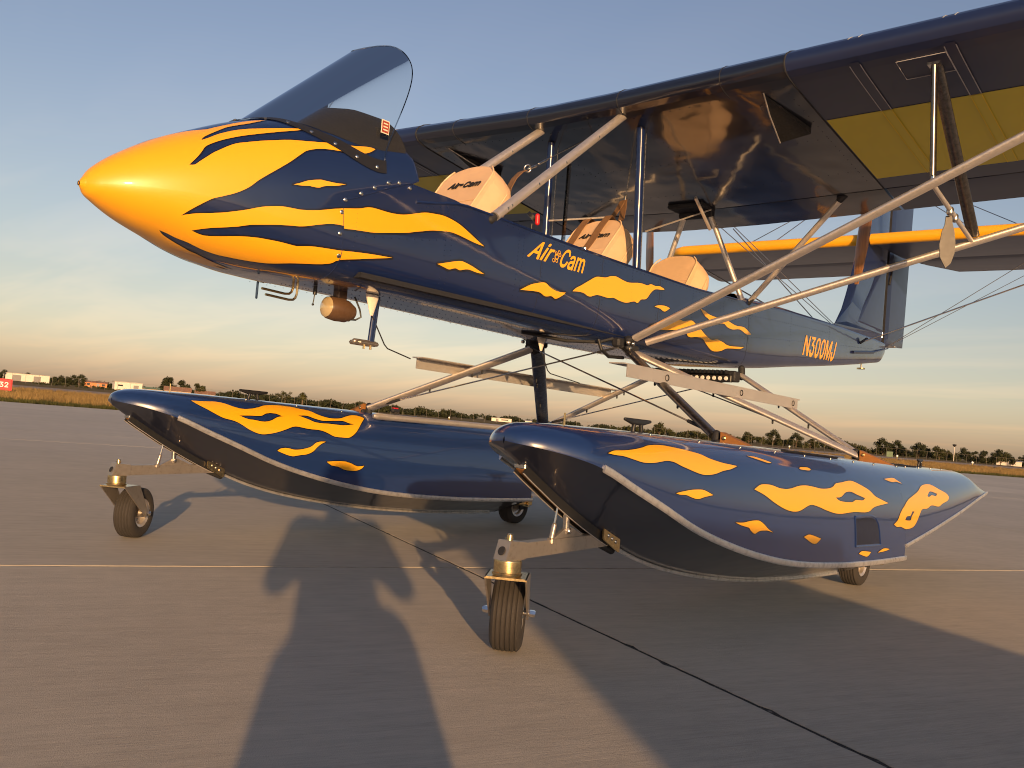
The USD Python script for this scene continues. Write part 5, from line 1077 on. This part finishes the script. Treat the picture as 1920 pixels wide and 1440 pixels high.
# ------------------------------------------------------------------ far field
def at_az(az, d, z=-.06): a = math.radians(az); return np.array([CAM[0] + d * math.cos(a), CAM[1] + d * math.sin(a), z])
def leaf_mass(blobs, n, size, seed, flat=.8):
    """Leaf-sized triangles and quads spread through several uneven clumps."""
    r = np.random.default_rng(seed); V = []; k = 0
    w = np.array([b[3] ** 2 for b in blobs]); w = w / w.sum()
    idx = r.choice(len(blobs), n, p=w); b = np.array(blobs)[idx]
    d = r.normal(size=(n, 3)); d /= np.linalg.norm(d, axis=1, keepdims=True); rad = b[:, 3:4] * (r.random((n, 1)) ** .38) * (.75 + .5 * r.random((n, 1)))
    c = b[:, :3] + d * rad * [1, 1, flat]
    u = r.normal(size=(n, 3)); u /= np.linalg.norm(u, axis=1, keepdims=True); v = np.cross(u, d + .3 * r.normal(size=(n, 3))); v /= np.linalg.norm(v, axis=1, keepdims=True)
    s = size * (.6 + .8 * r.random((n, 1)))
    q = np.stack([c - u * s, c + v * s * .55, c + u * s, c - v * s * .55], 1).reshape(-1, 3)
    f = np.arange(n)[:, None] * 4; return q, np.vstack([f + [0, 1, 2], f + [0, 2, 3]])
def tree_proto(name, H, spread, seed, leaf, n=900, label=None, loc=(0, 0, -.06), group=None, cat='tree', base=.25):
    r = np.random.default_rng(seed); T = thing(name, label, cat, loc, group=group)
    trunk = [sweep([(0, 0, 0), (.03 * H * r.normal(), .03 * H * r.normal(), H * base * .7), (.04 * H * r.normal(), .04 * H * r.normal(), H * .6)], [H * .035, H * .025, H * .012], 7)]
    blobs = []
    for k in range(9):
        a = r.random() * 6.28; q = np.array([math.cos(a) * spread * r.random() ** .6, math.sin(a) * spread * r.random() ** .6, H * (base + .12 + (.80 - base) * r.random())]); blobs.append((*q, H * (.15 + .13 * r.random())))
        trunk.append(sweep([(0, 0, H * base), q * .6 + [0, 0, H * base * .4], q], [H * .014, H * .009, H * .004], 5))
    put('trunk', cat_(trunk), M['bark'], T, smooth=50); put('crown', leaf_mass(blobs, int(n * 2.2), H * .05, seed + 1), M[leaf], T, smooth=False)
    return T
rf = np.random.default_rng(11)
# trees one can tell apart on the left skyline
tree_proto('broad_tree', 5.6, 2.6, 21, 'leaf_dark', 1400, 'broad round dark tree standing alone left of two smaller trees beyond the fence', at_az(61.1, 340), cat='tree', base=.18)
tree_proto('broad_tree', 5.0, 2.4, 22, 'leaf_dark', 1200, 'middle tree of three behind the far float bow, lower and wider', at_az(60.1, 345), base=.15)
tree_proto('broad_tree', 4.4, 1.7, 23, 'leaf', 900, 'small right hand tree of three behind the far float bow', at_az(59.3, 338), base=.2)
tree_proto('open_tree', 3.6, 2.2, 24, 'leaf', 420, 'thin open tree with gaps in its crown beside the palm', at_az(54.35, 255), base=.4)
PT = thing('palm_tree', 'short cabbage palm with a dense round head standing above the dark hedge', 'palm tree', at_az(53.3, 250))
put('trunk', sweep([(0, 0, 0), (.02, 0, 1.6), (.0, 0, 2.9)], [.22, .17, .16], 9), M['bark'], PT)
r_ = np.random.default_rng(5); V, F, n = [], [], 0
for k in range(150):
    a, e = r_.random() * 6.28, math.radians(-40 + 115 * r_.random()); d = np.array([math.cos(a) * math.cos(e), math.sin(a) * math.cos(e), math.sin(e)]); L = .95 + .35 * r_.random(); s = np.cross(d, (0, 0, 1.)); s /= np.linalg.norm(s)
    p = np.array([0, 0, 3.05]); dr = np.array([0, 0, -.35 * L * L])
    q = [p, p + d * L * .5 - s * .09, p + d * L * .5 + s * .09, p + d * L + dr - s * .16, p + d * L + dr + s * .16, p + d * L * 1.12 + dr * 1.3]
    V += q; F += [(n, n + 1, n + 2), (n + 1, n + 3, n + 4), (n + 1, n + 4, n + 2), (n + 3, n + 5, n + 4)]; n += 6
put('fronds', (np.array(V), np.array(F)), M['palm'], PT, smooth=False)
# scattered trees along the right skyline: three kinds, copied
kinds = []
RT = [(31.0, 330, 3.4, 'leaf'), (25.6, 300, 5.2, 'leaf'), (24.2, 330, 4.0, 'leaf_dark'), (22.8, 300, 5.6, 'leaf_dark'), (22.0, 310, 4.6, 'leaf'), (20.6, 320, 5.4, 'leaf_dark'), (19.9, 330, 5.0, 'leaf'), (18.0, 300, 6.2, 'leaf_dark'), (17.45, 310, 6.0, 'leaf_dark'), (16.9, 320, 5.0, 'leaf'), (16.1, 300, 5.6, 'leaf_dark'), (15.6, 310, 5.2, 'leaf_dark'), (15.0, 305, 5.6, 'leaf'), (14.6, 320, 4.4, 'leaf'), (13.5, 310, 5.2, 'leaf_dark'), (13.0, 300, 4.6, 'leaf_dark'), (12.3, 310, 5.6, 'leaf_dark'), (11.9, 300, 5.4, 'leaf'), (11.3, 310, 4.4, 'leaf_dark'), (10.6, 330, 4.6, 'leaf_dark'), (27.6, 320, 3.8, 'leaf_dark'), (44.6, 300, 4.0, 'leaf'), (46.0, 330, 3.6, 'leaf'), (66.3, 330, 4.4, 'leaf_dark'), (65.8, 320, 4.8, 'leaf_dark'), (66.9, 325, 3.8, 'leaf_dark'), (63.4, 400, 4.0, 'leaf_dark'), (69.6, 420, 5.0, 'leaf_dark'), (68.6, 430, 4.6, 'leaf_dark'), (67.9, 430, 4.2, 'leaf')]
desc = {'leaf': 'low olive green tree on the skyline beyond the fence', 'leaf_dark': 'low dark green tree on the skyline beyond the fence'}
first = {}
for k, (az, d, h, lf) in enumerate(RT):
    if lf not in first:
        first[lf] = tree_proto('skyline_tree', 5.0, 2.7, 40 + k, lf, 800, desc[lf], at_az(az, d), group='skyline trees of olive green' if lf == 'leaf' else 'skyline trees of dark green', base=.12)
    else: copy_of(first[lf], 'skyline_tree', desc[lf], 'tree', at_az(az, d), rf.random() * 6.28, 'skyline trees of olive green' if lf == 'leaf' else 'skyline trees of dark green', h / 6.6)
# continuous far wood behind everything (one mass)
V, F, n = [], [], 0
def wood(a0, a1, d, h, cnt, seed, lf, name):
    r = np.random.default_rng(seed); az = np.radians(r.uniform(a0, a1, cnt)); dd = d + r.uniform(-12, 12, cnt); blobs = np.c_[CAM[0] + dd * np.cos(az), CAM[1] + dd * np.sin(az), -.2 + h * (.25 + .35 * r.random(cnt) + .18 * np.sin(az * 190.)), h * (.28 + .22 * r.random(cnt))]
    tag(put(name, leaf_mass([tuple(b) for b in blobs], cnt * 34, h * .16, seed + 1), M[lf], smooth=False), kind='stuff')
wood(-12, 34, 380, 3.2, 900, 61, 'leaf', 'far_wood'); wood(34, 74, 520, 3.6, 800, 62, 'leaf_dark', 'far_wood')
wood(44, 58.2, 300, 2.7, 700, 63, 'leaf_dark', 'dark_hedge'); wood(74, 130, 420, 5.5, 260, 64, 'leaf_dark', 'far_wood'); wood(-60, -12, 420, 5.5, 260, 65, 'leaf', 'far_wood')
wood(160, 300, 260, 7.5, 700, 66, 'leaf_dark', 'far_wood')
# scrub in front of the left buildings
wood(66.4, 68.2, 240, 1.0, 40, 67, 'leaf', 'scrub'); wood(62.2, 66, 250, .9, 60, 68, 'leaf', 'scrub')

# fence with posts and mesh
M['fence'] = plain('fence_steel', (.22, .19, .16), .6)
def fence(p0, p1, name, label, step=3.0, h=1.9):
    p0, p1 = np.asarray(p0, float), np.asarray(p1, float); L = np.linalg.norm(p1 - p0); n = int(L / step); FN = thing(name, label, 'fence', p0); d = (p1 - p0) / L
    tag(put('post', cat_([box(d * step * k + [0, 0, h / 2], (.04, .04, h)) for k in range(n + 1)]), M['fence'], FN, smooth=False), kind='stuff')
    put('rail', cat_([sweep([(0, 0, z), d * L + [0, 0, z]], .014, 4) for z in (h - .03,)]), M['fence'], FN); 
fence(at_az(76, 226), at_az(8.5, 262), 'perimeter_fence', 'long pale wire fence with closely spaced posts in front of the skyline trees', 2.6, 2.0)

# buildings
def building(name, label, c, ang, w, d, h, wall, roof, pitch=0., doors=(), wins=()):
    """Walls, roof, doors and windows about a local frame: x along the front, y to the back."""
    B = thing(name, label, 'building', c, ang)
    put('wall', box((0, d / 2, h / 2), (w, d, h)), M[wall], B, smooth=False)
    if pitch:
        rp = trimesh.convex.convex_hull(np.array([(sx * (w / 2 + .3), y, z) for sx in (-1, 1) for y, z in ((-.3, h + .01), (d + .3, h + .01), (d / 2, h + pitch))])); put('roof', rp, M[roof], B, smooth=False)
    else: put('roof', box((0, d / 2, h + .1), (w + .3, d + .3, .2)), M[roof], B, smooth=False)
    for x, ww, hh in doors:
        dd = put('door', box((x, -.03, hh / 2), (ww, .06, hh)), M['door'], B, smooth=False)
    for x, z, ww, hh in wins: put('window', box((x, -.03, z), (ww, .06, hh)), M['pane'], B, smooth=False)
    return B
M['wall_white'] = plain('pale_metal_wall', (.62, .57, .50), .6, var=.08, bscale=.6); M['wall_orange'] = plain('orange_wall', (.52, .20, .075), .7, var=.1, bscale=.6); M['roof_brown'] = plain('brown_shingle_roof', (.26, .14, .085), .8, bscale=2.); M['roof_grey'] = plain('grey_roof', (.38, .36, .34), .7, bscale=1.); M['wall_tan'] = plain('tan_wall', (.45, .33, .22), .7, bscale=1.); M['door'] = plain('grey_door', (.20, .19, .19), .5); M['pane'] = plain('dark_window', (.02, .022, .026), .15); M['roof_green'] = plain('green_roof', (.14, .20, .12), .7, bscale=1.)
face = lambda az: math.radians(az - 90)   # front turned towards the apron
building('long_hangar', 'long low white metal hangar at far left above the red sign', at_az(68.45, 420), face(68.4) + .10, 16.0, 12, 3.0, 'wall_white', 'roof_grey', 0., doors=((-4, 3.2, 2.4), (3.5, 2.6, 2.4)))
building('orange_house', 'low orange building among trees between the two white buildings', at_az(65.0, 400), face(65), 8.6, 6, 1.9, 'wall_orange', 'roof_brown', .7, doors=((1, 1.0, 1.7),), wins=((-2.6, 1.2, 1.2, .8), (3., 1.2, 1.2, .8)))
building('white_warehouse', 'boxy white warehouse right of the orange building, nearest the far float', at_az(63.25, 330), face(63.2) + .12, 8.6, 7, 2.7, 'wall_white', 'roof_grey', 0., doors=((2.4, 1.6, 1.9),), wins=((-2.5, 1.6, 1.5, .5),))
building('green_shed', 'low shed with a dull green roof right of the white warehouse', at_az(62.0, 380), face(62), 9, 5, 1.2, 'wall_tan', 'roof_green', .8, wins=((-2, .8, 1.2, .5),))
building('brown_roof_house', 'house with a wide brown roof under the three trees behind the far float', at_az(60.55, 330), face(60.5), 8.5, 6, 1.2, 'wall_tan', 'roof_brown', 1.5, doors=((0, .9, 1.1),), wins=((-2.4, .75, 1.1, .5),))
building('brown_roof_house', 'smaller house with a brown roof, right of the wide roofed one', at_az(59.0, 335), face(59), 6.4, 5, 1.0, 'wall_tan', 'roof_brown', 1.2, wins=((1.2, .65, 1.1, .5),))
building('pale_terminal', 'long pale low building seen between the two floats near the horizon', at_az(40.9, 430), face(40.9), 9.5, 6, 1.5, 'wall_white', 'roof_grey', 0., doors=((-2, 1.2, 1.2),), wins=((1.5, .9, 3.2, .5),))
building('pale_shed', 'short pale shed left of the near float strut on the horizon', at_az(39.2, 430), face(39.2), 3.2, 4, 1.4, 'wall_white', 'roof_grey', .4, doors=((0, 1.0, 1.0),))
building('far_shed', 'small pale shed at the far right edge beyond the fence', at_az(11.5, 320), face(11.5), 7.0, 4, 1.4, 'wall_white', 'roof_grey', .3, doors=((0, 1.2, 1.0),))
# red mandatory sign at the far left
sgc = at_az(69.55, 50, -.05); SG = thing('runway_sign', 'red airfield sign with white number cut off by the left edge', 'sign', sgc, math.radians(69.55 - 90))
put('panel', box((-.72, 0, .46), (2.05, .14, .52), bevel=.015), M['sign_red'], SG); put('frame', cat_([box((-.72, -.005, z), (2.10, .16, .03)) for z in (.19, .73)] + [box((x, -.005, .46), (.03, .16, .56)) for x in (-1.76, .32)]), M['sign_red'], SG)
t = meshkit.text_mesh('-32', .235, .01, True); t.apply_translation((-t.bounds[1][0], 0, 0)); t.apply_transform(np.array([[1, 0, 0, .17], [0, 0, -1, -.072], [0, 1, 0, .345], [0, 0, 0, 1.]])); put('lettering', t, M['white_paint'], SG, smooth=False)
for x in (-1.5, .1): put('leg', box((x, 0, .09), (.07, .07, .22)), M['alu_matte'], SG)
# runway edge lights, mast and windsock-like pole, utility box
def edge_light(p, label):
    L = thing('edge_light', label, 'airfield light', p, group='airfield edge lights'); put('stem', tube((0, 0, 0), (0, 0, .32), .05, 8), M['yellow_paint_stake'], L); put('globe', ball((0, 0, .42), .17, 2), M['white_paint'], L)
M['yellow_paint_stake'] = plain('yellow_stake', (.5, .35, .05), .6)
for az, d in ((54.0, 150), (17.2, 160), (13.3, 150), (23.2, 175), (50.2, 160), (44.2, 170)): edge_light(at_az(az, d), 'small white airfield light on a short stem in the grass')
PM = thing('beacon_pole', 'thin pole with a dark cap standing among trees at the far right', 'pole', at_az(14.25, 290)); put('pole', tube((0, 0, 0), (0, 0, 4.2), .09, 8), M['alu_matte'], PM); put('cap', lathe([(0, 4.9), (.55, 4.8), (.5, 4.5), (.12, 4.1), (0, 4.1)], 14), M['dark'], PM)
UB = thing('utility_box', 'small dark green box standing in the grass right of the near float struts', 'utility box', at_az(17.6, 200), .3); put('body', box((0, 0, .55), (2.6, 1.2, 1.1), bevel=.05), M['roof_green'], UB); put('lid', box((0, 0, 1.15), (2.7, 1.3, .1), bevel=.03), M['dark'], UB)
TK = thing('service_tank', 'small dark wheeled tank standing on the far grass behind the far float deck', 'trailer', at_az(47.6, 190), .2); put('body', hull([(-.75, 0, .85), (.75, 0, .85)], .48, 2), M['dark'], TK); put('hood', box((0, 0, 1.35), (1.3, .7, .25), bevel=.06), M['sign_red'], TK); put('wheel', lathe([(0, -.1), (.3, -.1), (.3, .1), (0, .1)], 16, axisT((-.5, -.5, .3), (0, 1, 0))), M['rubber'], TK); put('wheel', lathe([(0, -.1), (.3, -.1), (.3, .1), (0, .1)], 16, axisT((.5, -.5, .3), (0, 1, 0))), M['rubber'], TK)
# clumps of grass on the verge
def tuft(name, mat, seed, h, n):
    r = np.random.default_rng(seed); V, F = [], []
    for k in range(n):
        b = r.normal(0, .06, 2); a = r.random() * 6.28; L = h * (.5 + .7 * r.random()); lean = r.normal(0, .35, 2) * L; w = .006 + .004 * r.random(); d = np.array([math.cos(a), math.sin(a)]) * w
        V += [(*(b - d), 0), (*(b + d), 0), (*(b + lean * .5 + d * .7), L * .6), (*(b + lean * .5 - d * .7), L * .6), (*(b + lean), L)]; F += [(5 * k, 5 * k + 1, 5 * k + 2), (5 * k, 5 * k + 2, 5 * k + 3), (5 * k + 3, 5 * k + 2, 5 * k + 4)]
    return np.array(V), np.array(F)
def scatter(name, mat, n0, n1, ranges, cnt, h, seed, blades=26):
    path = numbered('/World', name); PI_ = UsdGeom.PointInstancer.Define(stage, path); protos = []
    for k in range(3):
        v, f = tuft('tuft', mat, seed + k, h, blades); pp = f'{path}/tuft_{k:03d}'; usdkit.mesh(stage, pp, (v, f), M[mat]); protos.append(pp)
    PI_.CreatePrototypesRel().SetTargets([Sdf.Path(q) for q in protos]); r = np.random.default_rng(seed); P = []
    for (t0, t1), c in zip(ranges, cnt):
        n_ = n0 + (n1 - n0) * r.random(c) ** 1.3; t_ = r.uniform(t0, t1, c); P.append(np.c_[.917 * t_ + .397 * n_, -.397 * t_ + .917 * n_, np.full(c, -.055)])
    P = np.vstack(P); N = len(P); an = r.random(N) * np.pi
    PI_.CreatePositionsAttr(Vt.Vec3fArray.FromNumpy(P.astype(np.float32))); PI_.CreateProtoIndicesAttr(Vt.IntArray.FromNumpy(r.integers(0, 3, N).astype(np.int32)))
    PI_.CreateOrientationsAttr(Vt.QuathArray([Gf.Quath(float(math.cos(a)), 0, 0, float(math.sin(a))) for a in an])); s = r.uniform(.6, 1.35, N); PI_.CreateScalesAttr(Vt.Vec3fArray.FromNumpy(np.c_[s, s, s].astype(np.float32)))
    tag(path, kind='stuff')
scatter('verge_grass', 'greenblade', 28.5, 31.5, [(-16, 22), (22, 75)], (3800, 2200), .13, 71); scatter('dry_grass', 'straw', 30.5, 52, [(-26, 30), (30, 110)], (9000, 7000), .22, 75); scatter('dry_grass', 'straw', 54, 68, [(-50, 10), (10, 170)], (3500, 3500), .26, 79)

# ------------------------------------------------------------------ behind the camera: the photographer and what stands farther off
def person(name, label, joints, loc, turn, cloth, trousers, skin_c):
    P = thing(name, label, 'person', loc, turn)
    J_ = {k: np.array(v[:3], float) for k, v in joints.items()}; R_ = {k: v[3] for k, v in joints.items()}
    def limb(chain):
        parts_ = []
        for a, b in zip(chain[:-1], chain[1:]):
            pts = np.vstack([trimesh.creation.icosphere(2, R_[k]).vertices + J_[k] for k in (a, b)]); parts_.append(manifold3d.Manifold.hull_points(pts.astype(np.float64)))
        return parts_
    def mesh_of(chains, n=.03, it=8):
        ms = [q for c in chains for q in limb(c)]; m = manifold3d.Manifold.batch_boolean(ms, manifold3d.OpType.Add).refine_to_length(n).to_mesh(); t = trimesh.Trimesh(m.vert_properties[:, :3], m.tri_verts, process=True); trimesh.smoothing.filter_taubin(t, iterations=it); return t
    body = mesh_of([['hip', 'chest', 'neck', 'head'], ['head', 'chin'], ['shl', 'ell', 'wrl', 'pal'], ['shr', 'elr', 'wrr', 'par'], ['chest', 'shl'], ['chest', 'shr'], ['hip', 'hpl', 'knl', 'anl', 'tol'], ['hip', 'hpr', 'knr', 'anr', 'tor']] + [['pal', f'l{k}a', f'l{k}b'] for k in range(5)] + [['par', f'r{k}a', f'r{k}b'] for k in range(5)], .022, 6)
    put('body', body, skin_c, P, smooth=True)
    for k in ('hip', 'chest', 'shl', 'shr', 'ell', 'elr', 'hpl', 'hpr', 'knl', 'knr', 'anl', 'anr'): R_[k] += .012
    put('jacket', mesh_of([['hip', 'chest'], ['chest', 'shl'], ['chest', 'shr'], ['shl', 'ell'], ['shr', 'elr']]), cloth, P, smooth=True)
    put('trousers', mesh_of([['hip', 'hpl', 'knl', 'anl'], ['hip', 'hpr', 'knr', 'anr']]), trousers, P, smooth=True)
    hd = J_['head']; cap_ = hull([hd + [-.015, 0, .035], hd + [-.03, 0, .0]], [.108, .10], 2); put('hair', cap_, M['ink'], P, smooth=True)
    put('nose', hull([hd + [.10, 0, -.01], hd + [.115, 0, -.03]], [.010, .014], 1), skin_c, P)
    for e in (-1, 1): put('eye', ball(hd + [.088, e * .035, .012], .012, 1), M['white_paint'], P); put('ear', hull([hd + [0, e * .10, .01], hd + [0, e * .10, -.025]], .016, 1), skin_c, P)
    put('mouth', hull([hd + [.098, -.022, -.058], hd + [.098, .022, -.058]], .006, 1), M['sign_red'], P)
    for sfx in ('l', 'r'): put('shoe', hull([J_['an' + sfx] + [0, 0, -.03], J_['to' + sfx]], [.055, .042], 2), M['black'], P)
    return P
skinm = plain('skin', (.48, .27, .17), .5); jk = plain('grey_jacket', (.10, .10, .11), .8); tr_ = plain('dark_trousers', (.03, .035, .05), .85)
def fingers(side, y, pal):
    o = {}
    for k in range(4): o[f'{side}{k}a'] = (pal[0] + .05, pal[1] + (.03 - .02 * k), pal[2] + .02, .0095); o[f'{side}{k}b'] = (pal[0] + .085 - .004 * k, pal[1] + (.03 - .02 * k) * .9, pal[2] + .05, .008)
    o[f'{side}4a'] = (pal[0] + .02, pal[1] - .045 * y, pal[2] + .03, .011); o[f'{side}4b'] = (pal[0] + .05, pal[1] - .05 * y, pal[2] + .06, .009); return o
crouch = dict(hip=(-.06, .02, .48, .13), chest=(.03, 0, .80, .16), neck=(.07, 0, 1.01, .06), head=(.11, 0, 1.13, .098), chin=(.16, 0, 1.07, .055), shl=(.04, .20, .93, .07), shr=(.04, -.20, .93, .07), ell=(.22, .25, .66, .05), elr=(.22, -.25, .66, .05), wrl=(.42, .09, .70, .032), wrr=(.42, -.09, .70, .032), pal=(.47, .07, .71, .036), par=(.47, -.07, .71, .036),
    hpl=(-.04, .11, .46, .09), hpr=(-.02, -.08, .46, .09), knl=(.24, .19, .09, .068), knr=(.32, -.15, .49, .066), anl=(-.18, .18, .08, .045), anr=(.20, -.14, .08, .045), tol=(-.22, .18, .03, .036), tor=(.38, -.15, .035, .036), **fingers('l', 1, (.47, .07, .71)), **fingers('r', -1, (.47, -.07, .71)))
stand = dict(hip=(0, 0, .93, .14), chest=(.0, 0, 1.30, .16), neck=(.0, 0, 1.50, .058), head=(.03, 0, 1.64, .098), chin=(.08, 0, 1.58, .055), shl=(0, .20, 1.42, .07), shr=(0, -.20, 1.42, .07), ell=(-.02, .27, 1.13, .048), elr=(-.02, -.27, 1.13, .048), wrl=(.04, .28, .88, .034), wrr=(.04, -.28, .88, .034), pal=(.05, .28, .80, .038), par=(.05, -.28, .80, .038),
    hpl=(0, .10, .90, .10), hpr=(0, -.10, .90, .10), knl=(.02, .11, .49, .066), knr=(.02, -.11, .49, .066), anl=(-.01, .12, .08, .045), anr=(-.01, -.12, .08, .045), tol=(.16, .14, .035, .036), tor=(.16, -.14, .035, .036))
for sd, y in (('l', 1), ('r', -1)):
    p0 = stand['pa' + sd]
    for k in range(4): stand[f'{sd}{k}a'] = (p0[0] + .02 - .018 * k, p0[1], p0[2] - .055, .0095); stand[f'{sd}{k}b'] = (p0[0] + .03 - .018 * k, p0[1] - y * .012, p0[2] - .10, .008)
    stand[f'{sd}4a'] = (p0[0] + .035, p0[1] - y * .02, p0[2] - .02, .011); stand[f'{sd}4b'] = (p0[0] + .055, p0[1] - y * .02, p0[2] - .055, .009)
SD = np.array([math.cos(SUN_AZ), math.sin(SUN_AZ), 0]); SX = np.array([SD[1], -SD[0], 0])   # towards the sun; to the left when facing away from it
FACE = SUN_AZ + math.pi
def spot(along, across): return -SD * along + np.array([-.7836, .6213, 0]) * across
person('person', 'person in a grey jacket crouching on one knee with both hands raised', crouch, spot(-4.62, .09), FACE, jk, tr_, skinm)
jk2 = plain('brown_jacket', (.16, .09, .05), .8)
# a closed utility cart parked behind the camera
UC = thing('utility_cart', 'compact white utility cart with a closed cargo box', 'utility cart', spot(-8.6, -1.62), FACE + math.pi / 2)
put('cargo_box', box((.28, 0, .93), (1.5, 1.2, 1.12), bevel=.05), M['wall_white'], UC); put('cab', hull([(-1.15, e * .5, z) for e in (-1, 1) for z in (.45, .75)] + [(-.5, e * .5, z) for e in (-1, 1) for z in (.45, 1.35)], .06, 2), M['wall_white'], UC)
put('windscreen', trimesh.convex.convex_hull(np.array([(-1.10 + dx, e * .42, .86) for e in (-1, 1) for dx in (0, .02)] + [(-.62 + dx, e * .42, 1.34) for e in (-1, 1) for dx in (-.03, -.01)])), M['pane'], UC)
put('chassis', box((-.05, 0, .33), (2.3, 1.05, .12), bevel=.02), M['black'], UC)
for x in (-.82, .68):
    for e in (-1, 1): put('wheel', lathe([(0, -.08), (.16, -.08), (.21, -.06), (.21, .06), (.16, .08), (0, .08)], 24, axisT((x, e * .52, .21), (0, 1, 0))), M['rubber'], UC)
for e in (-1, 1): put('headlight', lathe([(0, .02), (.06, .015), (.07, 0), (0, 0)], 18, axisT((-1.21, e * .36, .62), (-1, 0, 0))), M['lamp'], UC)
